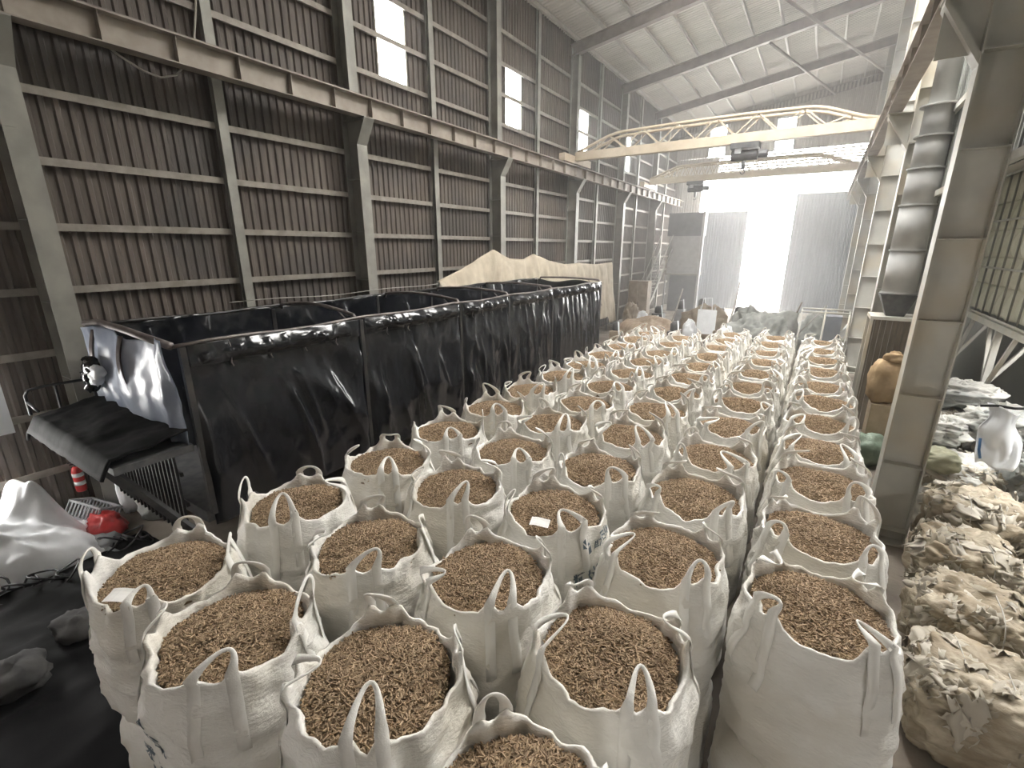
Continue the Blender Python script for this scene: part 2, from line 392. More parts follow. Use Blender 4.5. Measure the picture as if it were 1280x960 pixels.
# back wall behind the photographer
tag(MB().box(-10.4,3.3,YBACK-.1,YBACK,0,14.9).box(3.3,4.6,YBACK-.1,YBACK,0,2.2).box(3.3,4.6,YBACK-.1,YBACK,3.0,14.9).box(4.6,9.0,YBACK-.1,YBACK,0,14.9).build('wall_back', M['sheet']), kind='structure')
portal('portal_back_opening', (3.95,YBACK-.12,2.6), (1.3,.8), (0,1,0))  # small gap added in the unseen back wall to light column and bag fronts

# ---- far gable with its big doorway
wf = empty('wall_far', (0,YEND,0), kind='structure')
OX0,OX1,OZ = -8.2,1.3,9.25
GW = [(-8.05,-6.88,10.65,12.75),(-3.87,-2.68,10.65,12.65)]
def fs(x0,x1,z0,z1,mt='sheet_far'):
    if x1-x0 < .05: return
    b = MB(); pr = ribbed(x1-x0,1,.2,.03)
    for u,d in pr:
        for k in (0,1):
            z = (z0,z1)[k]
            if z > 90: z = roof_z(x0+u)
            b.v.append((x0+u,YEND-d,z))
    for i in range(len(pr)-1): b.f.append((2*i,2*i+2,2*i+3,2*i+1))
    b.build('cladding_sheet', M[mt], wf)
fs(-10.3,OX0,0,4.5,'sheet_right'); fs(-10.3,OX0,4.5,9.5); fs(OX1,1.9,0,9.5)
fs(OX0,OX1,OZ,9.5); fs(-10.3,-7.2,9.5,10.6); 
xs = [-10.3,GW[0][0],GW[0][1],GW[1][0],GW[1][1],1.9]
for a,b in zip(xs[::2],xs[1::2]): fs(a,b,10.6,12.7)
fs(GW[0][0],GW[0][1],12.75,99) ; fs(GW[1][0],GW[1][1],12.65,99)
for a,b in zip(xs[::2],xs[1::2]): fs(a,b,12.7,99)
for i in range(6):   # louvre blades of the vent strip over the doorway
    z = 9.56+i*.18
    MB().bar((-7.2,YEND-.02,z),(1.9,YEND-.02,z),.03,.125,(0,.6,1)).build('louvre_blade', M['sheet_far'], wf)
portal('portal_louvre', (-2.85,YEND+.12,10.05), (8.6,1.1), (0,-1,0))
for i,(a,b,c,d) in enumerate(GW):
    wn = empty('window_%d' % (i+5), ((a+b)/2,YEND,c), kind='structure')
    f = MB()
    for q in ((a,a+.06,c,d),(b-.06,b,c,d),(a,b,c,c+.06),(a,b,d-.06,d),(a,b,11.22,11.30),((a+b)/2-.02,(a+b)/2+.02,11.3,d)): f.box(q[0],q[1],YEND-.03,YEND+.05,q[2],q[3])
    f.build('window_frame', M['girt'], wn)
    for z0,z1 in ((c+.06,11.22),(11.3,d-.06)): MB().box(a+.06,b-.06,YEND+.0,YEND+.008,z0,z1).build('pane', M['glass'], wn)
    portal('portal_gable_window', ((a+b)/2,YEND+.1,(c+d)/2), (b-a,d-c), (0,-1,0))
# sliding door leaves
def leaf(name, x0, x1, z1, y, label):
    d = empty(name, ((x0+x1)/2,y,0), label, kind='structure')
    n = max(2, round((x1-x0)/.7)); w = (x1-x0)/n
    for i in range(n):
        b = MB(); pr = ribbed(w,1,.175,.03)
        for u,dd in pr:
            for z in (.05,z1): b.v.append((x0+i*w+u,y-dd,z))
        for k in range(len(pr)-1): b.f.append((2*k,2*k+2,2*k+3,2*k+1))
        b.build('door_sheet', M['door_steel'], d)
    f = MB()
    for q in ((x0-.03,x0+.05,.02,z1+.04),(x1-.05,x1+.03,.02,z1+.04),(x0,x1,.02,.12),(x0,x1,z1-.05,z1+.04)): f.box(q[0],q[1],y+.004,y+.08,q[2],q[3])
    f.build('door_frame', M['column'], d)
    return d
leaf('door_1', -2.0, 1.42, 7.8, 38.2, 'tall ribbed sliding door leaf on the right of the bright doorway')
leaf('door_2', -7.65, -4.85, 6.85, 38.2, 'ribbed sliding door leaf on the left of the bright doorway')
#==THINGS==

# ================================================================== BULK BAGS
H = 1.06
class BagShape:
    def __init__(s, seed, full=True):
        s.r = random.Random(seed); r = s.r; s.sd = seed*3.7; s.full = full
        s.w = r.uniform(.455,.464); s.d = r.uniform(.455,.464)
        s.corner = [PI/4 + k*PI/2 + r.uniform(-.10,.10) for k in range(4)]
        s.legs = []
        for c in s.corner:
            g = r.uniform(.14,.22); s.legs += [c-g, c+g]
        s.lift = [r.uniform(.05,.095) for _ in s.legs]
        s.sag = [r.uniform(.0,.05) for _ in range(4)]
        s.lean = [r.uniform(-.02,.20) for _ in range(4)]; s.high = [r.uniform(.05,.14) for _ in range(4)]
        s.skew = [r.uniform(-.10,.10) for _ in range(4)]
    def rim_z(s, th):
        z = H
        for l,a in zip(s.legs,s.lift):
            d = (th-l+PI)%(2*PI)-PI; z += a*math.exp(-(d/.10)**2) + .25*a*math.exp(-(d/.3)**2)
        for k in range(4):
            d = (th-k*PI/2+PI)%(2*PI)-PI; z -= s.sag[k]*math.exp(-(d/.33)**2)
        return z + .018*nz(math.cos(th)*2.5, math.sin(th)*2.5, s.sd) + .012*nz(math.cos(th)*6, math.sin(th)*6, s.sd) + .007*nz(th*9, 2.2, s.sd)
    def pt(s, th, t, off=0.0):
        """t: 0 base .. 1 rim"""
        zt = H + (s.rim_z(th)-H)*sm(.72,1,t)*t if s.full else H
        z = zt*t
        e = 3.4 - 1.0*sm(.5,1,t)
        c,n = math.cos(th), math.sin(th)
        rr = (abs(c)**e + abs(n)**e)**(-1/e)
        prof = .80 + .20*sm(0,.16,t) + .035*math.sin(PI*min(1,t*1.05)) - (.085*sm(.70,1,t) if s.full else .16*sm(.86,1,t)**1.5)
        w = rr*prof
        x,y = c*w*s.w, n*w*s.d
        # horizontal creases, vertical gathers below the rim, soft dents
        dr = .014*fbm(c*1.7+s.sd, n*1.7, z*7.0+s.sd, 3) + .018*fbm(c*2.2, n*2.2+s.sd, z*2.0, 2) +   .020*(1-3*abs(nz(c*2.0+s.sd, n*2.0, z*6.5+c*1.5)))
        g = sm(.62,1,t)
        dr += g*.016*nz(th*5.5+s.sd, z*3, 1.3) + g*.007*nz(th*15+s.sd, z*5, 4.1)
        dr += .006*nz(c*3+9, n*3+s.sd, z*22) + .005*(1-3*abs(nz(c*4+3, n*4+s.sd, z*15)))
        k = (1 + (dr+off)/max(.2,math.hypot(x,y)))
        return Vector((x*k, y*k, z))
    def body(s, n=84, m=36):
        b = MB(); tops = []
        ts = [0,.03,.08]+[.08+.92*(j/(m-2)) for j in range(1,m-1)]
        for t in ts:
            for k in range(n): b.v.append(tuple(s.pt(2*PI*k/n, t)))
        rows = len(ts)
        if s.full:
            for dr,dz in ((-.016,.004),(-.028,-.02),(-.045,-.09),(-.06,-.2)):
                for k in range(n):
                    th = 2*PI*k/n; p = s.pt(th,1,dr); b.v.append((p.x,p.y,p.z+dz if dz > -.05 else min(p.z+dz, H+dz+.03)))
                rows += 1
        else:
            for q,dz in ((.8,.015),(.45,.02)):
                for k in range(n):
                    p = s.pt(2*PI*k/n,1); b.v.append((p.x*q,p.y*q,H+dz))
                rows += 1
        for i in range(rows-1):
            for k in range(n): b.f.append((i*n+k, i*n+(k+1)%n, (i+1)*n+(k+1)%n, (i+1)*n+k))
        b.f.append(tuple(reversed(range(n))))
        if not s.full: b.f.append(tuple(range((rows-1)*n, rows*n)))
        return b
    def loop(s, k):
        l1,l2 = s.legs[2*k], s.legs[2*k+1]; c = s.corner[k]
        path = []; wid = []; nor = []
        def leg(l, seq):
            for t in seq:
                p = s.pt(l, t, .003); path.append(p); wid.append(.034); nor.append(Vector((math.cos(l),math.sin(l),0)))
        seq = [.60,.68,.76,.84,.91,.965,1.0]
        leg(l1, seq)
        p1 = s.pt(l1,1,.004); p2 = s.pt(l2,1,.004); rad = Vector((math.cos(c),math.sin(c),0)); tan = Vector((-math.sin(c),math.cos(c),0))
        n = 14
        for i in range(1,n):
            u = i/n; a = math.sin(PI*u); q = p1.lerp(p2,u)
            # pull the strap towards the apex: steep legs, round top
            uu = .5 - .5*math.cos(PI*u); mid = .5*(uu+u)
            q = p1.lerp(p2, mid)
            hgt = s.high[k]*(a**.8)
            q = q + Vector((0,0,hgt)) - rad*s.lean[k]*a**1.3 + tan*s.skew[k]*a
            path.append(q); wid.append(.010 + .024*(1-a**.7)); nor.append((rad*.8+Vector((0,0,.25*a))).normalized())
        leg(l2, seq[::-1])
        b = MB(); N = len(path)
        for i in range(N):
            d = (path[min(i+1,N-1)]-path[max(i-1,0)]).normalized(); nn = nor[i] - d*nor[i].dot(d); nn.normalize(); w = d.cross(nn)
            h = .0018 + .0042*(1 if 7 < i < N-8 else 0)
            for sx,sy in ((-1,-.6),(0,-1),(1,-.6),(1,.6),(0,1),(-1,.6)):
                b.v.append(tuple(path[i] + w*sx*wid[i] + nn*sy*h))
        for i in range(N-1):
            for j in range(6): b.f.append((i*6+j, i*6+(j+1)%6, (i+1)*6+(j+1)%6, (i+1)*6+j))
        b.f.append(tuple(reversed(range(6)))); b.f.append(tuple(range((N-1)*6,N*6)))
        return b

def opening_r(th):
    return .386*(abs(math.cos(th))**2.5+abs(math.sin(th))**2.5)**(-1/2.5)
def mound_z(x, y, sd):
    q = math.hypot(x,y)/.42
    return H - .055 + .075*(1-q*q) + .022*nz(x*4+sd, y*4, sd)
def pellet_mesh(seed, count, sides):
    r = random.Random(seed); b = MB()
    n = 28; bed = MB()
    prof = [0,.3,.6,.8,.95,1.02]
    for q in prof:
        for k in range(n):
            rr = opening_r(2*PI*k/n); x,y = q*rr*math.cos(2*PI*k/n), q*rr*math.sin(2*PI*k/n); bed.v.append((x,y,mound_z(x,y,seed)-.014-(.03 if q > .99 else 0)))
    for i in range(len(prof)-1):
        for k in range(n): bed.f.append((i*n+k,(i+1)*n+k,(i+1)*n+(k+1)%n,i*n+(k+1)%n))
    nb = len(bed.f); b.add(bed.v, bed.f)
    for _ in range(count):
        t = r.random()*2*PI; q = (opening_r(t)-.008)*math.sqrt(r.random()); x,y = q*math.cos(t), q*math.sin(t)
        z = mound_z(x,y,seed) + r.uniform(-.012,.008)
        L = r.uniform(.024,.05); R = r.uniform(.0044,.0056); a = r.random()*2*PI; tilt = r.gauss(0,.28)
        d = Vector((math.cos(a)*math.cos(tilt), math.sin(a)*math.cos(tilt), math.sin(tilt)))
        u = d.cross(Vector((0,0,1))).normalized(); w = u.cross(d); c = Vector((x,y,z)); o = len(b.v)
        for e in (-.5,.5):
            for k in range(sides):
                th = 2*PI*k/sides; b.v.append(tuple(c + d*L*e + (u*math.cos(th)+w*math.sin(th))*R))
        for k in range(sides): b.f.append((o+k,o+(k+1)%sides,o+sides+(k+1)%sides,o+sides+k))
        b.f.append(tuple(o+k for k in reversed(range(sides)))); b.f.append(tuple(o+sides+k for k in range(sides)))
    me = b.mesh('pellets', M['pellet']); me.materials.append(M['pellet_bed'])
    for i in range(nb): me.polygons[i].material_index = 1
    return me
PEL_NEAR = [pellet_mesh(100+i, 5200, 5) for i in range(3)]
PEL_FAR = [pellet_mesh(200+i, 3000, 4) for i in range(2)]
NV = 16
VAR = []
for i in range(NV):
    s_ = BagShape(10+i); VAR.append((s_, s_.body().mesh('bag_body', M['bag'], True), [s_.loop(k).mesh('lifting_loop', M['strap'], True) for k in range(4)]))
LOWV = [(BagShape(60+i, False), ) for i in range(4)]
LOW_ME = [v[0].body(56,18).mesh('bag_body', M['bag'], True) for v in LOWV]

ROWS = {   # row: (x, [y ...])
 'A': (.31, [3.22,4.24,5.26,6.28,7.30,8.33,9.35,10.5,11.6,12.75,13.9]),
 'B': (-.70, [1.14,2.18,3.28,4.33,5.4,6.5,7.55,8.6,9.65,10.75,11.8,12.9,14.0]),
 'C': (-1.72, [1.31,2.35,3.38,4.42,5.5,6.55,7.6,8.65,9.7,10.75,11.8,12.85,13.9]),
 'D': (-2.74, [1.05,2.14,3.24,4.28,5.30,6.32,7.36,8.4,9.45,10.5,11.55,12.6]),
 'L': (-3.76, [1.10,2.17,3.26,4.31,5.38,6.44,7.6,8.65,9.7,10.75,11.8,12.85]),
}
ROWN = {'A':'rightmost row', 'B':'second row from right', 'C':'middle row', 'D':'second row from left', 'L':'row beside black trailer'}
bags = {}
vi = 0
rb = random.Random(5)
for rk,(x,ylist) in ROWS.items():
    for i,y in enumerate(ylist):
        bx, by = x + rb.uniform(-.008,.008) + (.02 if rk=='A' else 0), y
        lab = 'white bulk bag of brown pellets, %s from front in %s' % (ORD[i], ROWN[rk])
        root = empty('bulk_bag', (bx,by,H), lab, 'bulk bag', 'open white bulk bags of pellets')
        v = VAR[vi % NV]; near = y < 6.6
        q = rb.choice([0,1,2,3])*PI/2 + rb.uniform(-.025,.025)
        root.rotation_euler = (rb.uniform(-.008,.008), rb.uniform(-.008,.008), q)
        root.scale = (1.0,1.0,rb.uniform(.985,1.015))
        place('bag_body', v[1], root)
        for k in range(4): place('lifting_loop', v[2][k], root)
        pl = place('pellets', (PEL_NEAR[vi % 3] if near else PEL_FAR[vi % 2]), root, (0,0,0), (0,0,rb.uniform(0,6.28))); tag(pl, kind='stuff')
        bags[rk,i] = (root, v[0], bx, by, q); vi += 1
low = [('A',i) for i in range(11)] + [('L',i) for i in range(12)] + [('B',0),('B',1),('B',2),('C',0),('C',1),('C',5),('C',7),('D',0),('D',1)]
for n_,(rk,i) in enumerate(low):
    _,_,bx,by,_ = bags[rk,i]
    root = empty('bulk_bag', (bx,by,0), 'closed lower-layer white bulk bag, %s from front in %s' % (ORD[i], ROWN[rk]), 'bulk bag', 'lower layer of white bulk bags')
    root.rotation_euler = (0,0,rb.choice([0,1,2,3])*PI/2 + rb.uniform(-.04,.04))
    place('bag_body', LOW_ME[n_ % 4], root)

# printing on the bags
def text_mesh(body, size):
    cu = bpy.data.curves.new('t','FONT'); cu.body = body; cu.size = size; cu.align_x = 'CENTER'; cu.offset = .0022; cu.resolution_u = 2
    o = bpy.data.objects.new('t', cu); COL.objects.link(o); dg = bpy.context.evaluated_depsgraph_get()
    me = o.evaluated_get(dg).to_mesh(); vs = [tuple(v.co) for v in me.vertices]; fs_ = [tuple(p.vertices) for p in me.polygons]
    bpy.data.objects.remove(o); return vs, fs_
def print_on(bag, face, items, zbase, u0=0):
    """wrap flat print on the side of a bag whose outward direction in the hall is `face` (radians)"""
    root, sh, bx, by, q = bag; th0 = face - q
    for nm, vs, fs_, du, dz in items:
        out = []
        for x,y,_ in vs:
            th = th0 + (x+du+u0)/.50; t = (zbase+dz+y)/H
            out.append(sh.pt(th, t, .005))
        o = MB().add(out, fs_).build(nm, M['ink']); o.parent = root
T1 = text_mesh('精对苯二甲酸', .115); T2 = text_mesh('PTA', .10); T3 = text_mesh('恒力石化', .085)
hexv = [(.05*math.cos(PI/6+k*PI/3), .05*math.sin(PI/6+k*PI/3), 0) for k in range(6)]
def lg(i):   # one rhombus of the emblem, pulled away from the centre
    a,b_,c = hexv[i], hexv[(i+1)%6], hexv[(i+2)%6]; mx,my = b_[0]*.16, b_[1]*.16
    return [(mx,my,0)]+[(p[0]+mx*.5,p[1]+my*.5,0) for p in (a,b_,c)], [(0,1,2,3)]
EMB = [lg(0),lg(2),lg(4)]
std = [('printed_lettering',T1[0],T1[1],0,0),('printed_lettering',T2[0],T2[1],0,-.15),('printed_lettering',T3[0],T3[1],.08,.22)] + [('printed_emblem',e[0],e[1],-.19,.25) for e in EMB]
print_on(bags['C',2], math.radians(-5), std, .66, 0)
print_on(bags['D',0], math.radians(-105), std, .40, 0)
# paper slips tucked at the rim
def slip(bag, wx, wy, wz, rz, tilt):
    root = bag[0]; b = MB().grid(lambda u,v: ((u-.5)*.16, (v-.5)*.11, .006*math.sin(u*5)+.004*math.cos(v*4)), 5, 4)
    o = b.build('paper_slip', M['paper'], thick=.0015); o.parent = root
    bpy.context.view_layer.update()
    o.matrix_local = root.matrix_world.inverted() @ Matrix.LocRotScale(Vector((wx,wy,wz)), Euler((tilt,0,rz)), None)
    tag(o, 'white paper slip')
slip(bags['L',0], -3.56, .76, 2.20, .6, .2)
slip(bags['C',2], -1.66, 3.02, 2.185, .3, .15)
#==TRAILER==

# ================================================================== TRAILER
TX0,TX1,TY0,TY1,TZ = -9.1,-6.5,2.47,16.0,3.22
tr = empty('cargo_trailer', ((TX0+TX1)/2,(TY0+TY1)/2,0), 'long open-top cargo trailer hung with glossy black tarps along the left wall', 'trailer')
POSTS = [2.55,5.3,8.0,9.95,12.3,15.95]
def tarp_side(name, x, y0, y1, z0, z1, out, seed, vert, mt='tarp', nu=None):
    nu = nu or int((y1-y0)*34); nv = 60
    rc = random.Random(int(seed*100)); cr = []
    for _ in range(int((y1-y0)*(3.2+2.5*vert))):
        ya = rc.uniform(y0+.1,y1-.1); za = rc.uniform(z0+.3*(z1-z0),z1); ln = rc.uniform(.35,.9)*(z1-z0)
        cr.append((ya, za, ya+ln*rc.uniform(.05,.55)*(1.15-vert), max(z0-.2,za-ln), rc.uniform(.025,.055), rc.uniform(.02,.055)))
    def creases(y,z):
        t_ = 0
        for ya,za,yb,zb,w_,h_ in cr:
            dy,dz = yb-ya,zb-za; L2 = dy*dy+dz*dz; q = ((y-ya)*dy+(z-za)*dz)/L2
            if -.05 < q < 1.05:
                d_ = abs((y-ya)*dz-(z-za)*dy)/L2**.5
                if d_ < 3*w_: t_ += h_*math.exp(-(d_/w_)**2)*math.sin(PI*min(1,max(0,q)))**.5
        return t_
    def fn(u,v):
        y = y0+(y1-y0)*u; z = z0+(z1-z0)*v; hang = 1-v
        f = .06*(1-abs(nz(y*(1.1+1.6*vert)+seed, z*.35+y*.25, seed))*2.2)*(.35+.65*hang)        # long hanging folds
        f += .11*(1-2*abs(nz(y*.9+z*.8+seed*2, z*.28-y*.15, seed+5)))*(1-vert*.7)*math.sin(PI*min(1,hang*1.1))  # slanting creases
        f += .03*fbm(y*2.6, z*1.3, seed, 3)
        f += creases(y,z)
        tuck = math.exp(-((u)*(y1-y0)/.07)**2)+math.exp(-((1-u)*(y1-y0)/.07)**2)
        return (x + out*(f*(1-.8*tuck) + .03*math.sin(PI*u)*math.sin(PI*v)), y, z + .025*nz(y*2,seed,3)*(1 if v > .98 else 0))
    return MB().grid(fn, nu, nv).build(name, M[mt], tr, smooth=True, thick=.004)
for i,(a,b) in enumerate(zip(POSTS,POSTS[1:])):
    tarp_side('side_tarp', TX1, a, b, .72, 2.99, 1, 3.1+i*1.7, min(1,.0+i*.27))
    tf = tarp_side('top_flap', TX1+.03, a+.05, b-.05, 2.95, 3.23, 1, 8.1+i, .4)
    tarp_side('side_tarp', TX0, a, b, .95, 3.28, 1, 23.1+i*1.7, .9)
    for y in [a+(b-a)*q for q in (.2,.4,.6,.8)]:
        MB().tube([(TX1+.03,y,3.24),(TX1+.075,y+.01,3.1),(TX1+.07,y-.02,2.93),(TX1+.08,y,2.88)],.008,5).build('tie_cord', M['bow'], tf, smooth=True)
for y in POSTS:
    for x in (TX1+.01,TX0):
        MB().box(x-.035,x+.035,y-.035,y+.035,.9,TZ).build('post', M['tarp_rail'], tr)
for x in (TX1+.01,TX0):
    pts = [(x + .01*math.sin(i*2.1), TY0+(TY1-TY0)*i/28, TZ+.02+.018*math.sin(i*1.3)+(.03 if x < -8 else 0)) for i in range(29)]
    MB().tube(pts,.026,8).build('top_rail', M['tarp_rail'] if x < -8 else M['bow'], tr, smooth=True)
for i,y in enumerate([5.22,8.0,9.95,12.3,15.9]):
    hz = (.10,.08,.06,.05,.03)[i]
    pts = [(TX1,y,TZ-.18),(TX1-.01,y,TZ+.02),(TX1-.06,y,TZ+.08)]+[(TX1-.06+(TX0-TX1+.12)*q, y+.25*q, TZ+.08+hz*math.sin(PI*q)) for q in (.2,.4,.6,.8,1)]+[(TX0,y+.27,TZ+.0)]
    MB().tube(pts,.034,8).build('roof_bow', M['bow'], tr, smooth=True)
    MB().tube([(TX1-.5,y+.05,TZ+.10),(TX1-.25,y+.32,TZ-.35),(TX1-.1,y+.55,TZ-.9)],.012,6).build('brace_strap', M['bow'], tr, smooth=True)
def tarp_end(name, y, x0, x1, z0, z1, out, seed, mt, amp=.05):
    def fn(u,v):
        x = x0+(x1-x0)*u; z = z0+(z1-z0)*v
        f = amp*(1-2*abs(nz(x*2.1+seed, z*.5, seed))) + amp*.6*fbm(x*2, z*1.5, seed, 3) + amp*1.6*math.sin(PI*v)*math.sin(PI*u)
        return (x, y+out*f, z + .05*math.sin(u*9+seed)*(v**4))
    return MB().grid(fn, 60, 40).build(name, M[mt], tr, smooth=True, thick=.004)
tarp_end('end_tarp', TY1, TX0, TX1, .75, 3.22, 1, 2.2, 'tarp')
# front end: bulging blue-grey sheet with straps, folded cover on the front deck, guard rail and slatted rack
tarp_end('front_sheet', TY0-.04, -9.25, TX1-.02, 1.95, 3.28, -1, 5.5, 'blue_tarp', .07)
MB().tube([(-9.28,TY0-.03,3.29),(-8.7,TY0-.03,3.36),(-8.0,TY0-.03,3.34),(TX1,TY0-.03,3.25)],.05,8).build('front_rail', M['bow'], tr, smooth=True)
for x in (-8.72,-7.75):
    MB().grid(lambda u,v: (x+(u-.5)*.11+.05*math.sin(v*3), TY0-.10-.10*math.sin(PI*v)-.02*math.cos(u*6), 3.26-.85*v), 3, 14).build('lashing_strap', M['bow'], tr, smooth=True, thick=.006)
def blob(cx, cy, cz, rx, ry, rz, seed, amp=.12, e=2.6, n=36, m=22, fr=1.6, fold=0.0):
    b = MB()
    for j in range(m+1):
        ph = -PI/2+PI*j/m
        for k in range(n):
            th = 2*PI*k/n; cp,sp,ct,st = math.cos(ph),math.sin(ph),math.cos(th),math.sin(th)
            s1 = lambda c: math.copysign(abs(c)**(2/e), c)
            d = Vector((s1(cp)*s1(ct), s1(cp)*s1(st), s1(sp)))
            q = 1 + amp*fbm(d.x*fr+seed, d.y*fr, d.z*fr+seed*.3, 4)
            if fold: q += fold*(1-2.4*abs(nz(d.x*2.3+d.z*1.2+seed, d.y*2.6, d.z*3.6+seed))) + fold*.6*(1-2*abs(nz(d.x*5+seed, d.y*5, d.z*9))) + fold*.45*(1-2*abs(nz(d.x*9+d.z*6+seed, d.y*11, d.z*19)))
            z = cz+d.z*rz*q
            b.v.append((cx+d.x*rx*q, cy+d.y*ry*q, z))
    for j in range(m):
        for k in range(n): b.f.append((j*n+k, j*n+(k+1)%n, (j+1)*n+(k+1)%n, (j+1)*n+k))
    return b
def rest(b, z0):       # flatten whatever would sink below its support
    b.v = [(x,y,max(z,z0)) for x,y,z in b.v]; return b
for i,(x,z) in enumerate(((-8.72,2.72),(-8.55,2.60),(-8.85,2.58),(-8.62,2.80),(-8.42,2.70),(-8.8,2.45))):
    blob(x,TY0-.26,z,.13,.08,.10,40+i,.5,2.2,14,9,2.2).build('bundled_rag', M['white'] if i in (1,4) else M['tarp'], tr, smooth=True)
MB().box(-9.35,TX1,1.62,TY0,1.86,1.95).build('front_deck', M['dark'], tr)
def cover(u,v):
    x = -9.45+2.95*u; y = 1.50+.95*v; z = 2.06+.05*fbm(x*1.6,y*2.2,4,3)+.10*sm(.35,1,v)
    if v < .12: z -= .22*(1-v/.12)
    if u < .04: z -= .15*(1-u/.04)
    return (x,y,z)
MB().grid(cover,60,24).build('folded_cover', M['matte'], tr, smooth=True, thick=.03)
g = MB(); g.tube([(-9.5,1.62,2.02),(-9.5,1.62,2.32),(-9.47,1.66,2.40),(-9.42,1.85,2.43),(-9.38,2.25,2.43),(-9.36,2.36,2.38),(-9.36,2.38,2.05)],.022,8)
g.build('guard_rail', M['rubber'], tr, smooth=True)
MB().tube([(-9.44,1.95,2.03),(-9.42,1.95,2.42)],.018,8).build('guard_rail_post', M['rubber'], tr, smooth=True)
MB().tube([(-9.5,1.62,2.22),(-8.9,1.60,2.20)],.018,8).build('guard_rail_post', M['rubber'], tr, smooth=True)
for x in (-9.2,-7.2):
    MB().bar((x,1.66,1.86),(x+.75,2.36,.62),.07,.09).build('deck_strut', M['dark'], tr)
for i in range(19):
    x = -9.12+i*.13
    MB().box(x-.014,x+.014,2.30,2.33,.55,1.86).build('rack_bar', M['rubber'], tr)
for z in (.57,1.05,1.50): MB().box(-9.15,-6.72,2.33,2.37,z-.025,z+.025).build('rack_rail', M['rubber'], tr)
MB().box(TX0,TX1-.02,TY0,TY1,.78,.95).build('load_bed', M['dark'], tr)
for x in (-8.4,-7.2): MB().box(x-.07,x+.07,TY0+.2,TY1-.1,.48,.78).build('chassis_beam', M['dark'], tr)
for y in (11.3,12.6,13.9):
    for x in (-8.85,-6.9):
        w = MB().lathe([(.25,-.13),(.46,-.13),(.50,-.08),(.50,.08),(.46,.13),(.25,.13)],(0,0,0),24)
        w.v = [(x+c, y+a, .5+b_) for a,b_,c in w.v]; w.build('wheel', M['rubber'], tr, smooth=False)
for x in (-8.6,-7.0): MB().box(x-.06,x+.06,4.2,4.32,0,.78).build('landing_leg', M['dark'], tr)

# beige canvas slung behind the trailer
cv = empty('canvas_cover', (-9.45,17.5,0), 'beige canvas sheet draped in peaks behind the far end of the black trailer', 'canvas')
ridge = [(10.7,3.45),(11.8,3.75),(13.55,4.34),(14.6,4.02),(15.5,3.98),(16.3,4.17),(17.5,3.9),(19.0,3.70),(20.5,3.72),(22.5,3.60),(24.6,3.66)]
def ridge_z(y):
    for (a,za),(b,zb) in zip(ridge,ridge[1:]):
        if y <= b: return za+(zb-za)*(y-a)/(b-a)
    return ridge[-1][1]
def canv(u,v):
    y = 10.7+13.9*u; top = ridge_z(y)
    low = .9 if y > 16.5 else 2.2
    if y > 23.5: low = .55
    z = top+(low-top)*v
    pk = sum(math.exp(-((y-p)/(.25+1.6*v))**2) for p in (13.55,16.3))
    fold = .15*(1-2.2*abs(nz(y*2.2+.9*v*(1 if (y*0.37)%1 > .5 else -1)*0 + .8*v, v*.9, 3)))*v**.6 + .06*(1-2*abs(nz(y*5.5, v*1.5, 9)))*v**.5 + .05*fbm(y*1.5, v*2, 5, 3)
    return (-9.47 + .30*v**.8*(1-.25*pk*v) + fold, y + .10*v*nz(y,v,2), z)
MB().grid(canv,150,30).build('canvas_sheet', M['canvas'], cv, smooth=True, thick=.006)
for y,zt in ((10.75,3.44),(13.55,4.33),(16.3,4.16),(19.0,3.69),(24.55,3.64)):
    MB().tube([(-9.52,y,0),(-9.52,y,zt)],.03,8).build('prop_pole', M['column'], cv, smooth=True)
# thin line strung from the canvas along the trailer top
MB().tube([(-9.3,4.6+5.9*i/12,3.40+.02*math.sin(i)-.03*math.sin(PI*i/12)) for i in range(13)],.010,5).build('guy_line', M['cable'], cv, smooth=True)

# ================================================================== LEFT CORNER
def single(b, name, mt, base, label, cat, group=None, thick=0, smooth=True, kind=None):
    return tag(b.build(name, M[mt], None, smooth, base, thick), label, cat, group, kind)
def pile(u,v):
    x = -10.05+1.75*u; y = .25+1.55*v
    e = max(0,1-((u-.48)/.52)**4)*max(0,1-((v-.5)/.5)**4)
    z = .42*e**.6 + .62*math.exp(-((x+9.55)/.28)**2-((y-1.25)/.22)**2) + .55*math.exp(-((x+9.25)/.16)**2-((y-1.42)/.16)**2) + .25*math.exp(-((x+9.1)/.4)**2-((y-.8)/.4)**2)
    return (x + .06*nz(x*4,y*4,1), y + .06*nz(x*4,y*4,7), max(.012, z + .07*(1-2*abs(nz(x*3.2,y*3.2,2)))*e + .03*nz(x*9,y*9,4)*e))
single(MB().grid(pile,60,54), 'plastic_sheet', 'white', (-9.2,1.0,0), 'bright white crumpled plastic sheet heaped on the floor by the left wall', 'plastic sheet', thick=.004)
bk = empty('plastic_basket', (-9.45,1.98,0), 'grey slotted plastic basket lying tipped beside the white plastic sheet', 'basket')
b = MB()
R_ = Matrix.Rotation(-.5,3,'X') @ Matrix.Rotation(.5,3,'Z')
def bt(mb): mb.v = [tuple(R_ @ Vector(p) + Vector((-9.42,1.97,.25))) for p in mb.v]; return mb
bt(MB().box(-.26,.26,-.19,.19,-.17,-.155)).build('basket_floor', M['grey_plastic'], bk)
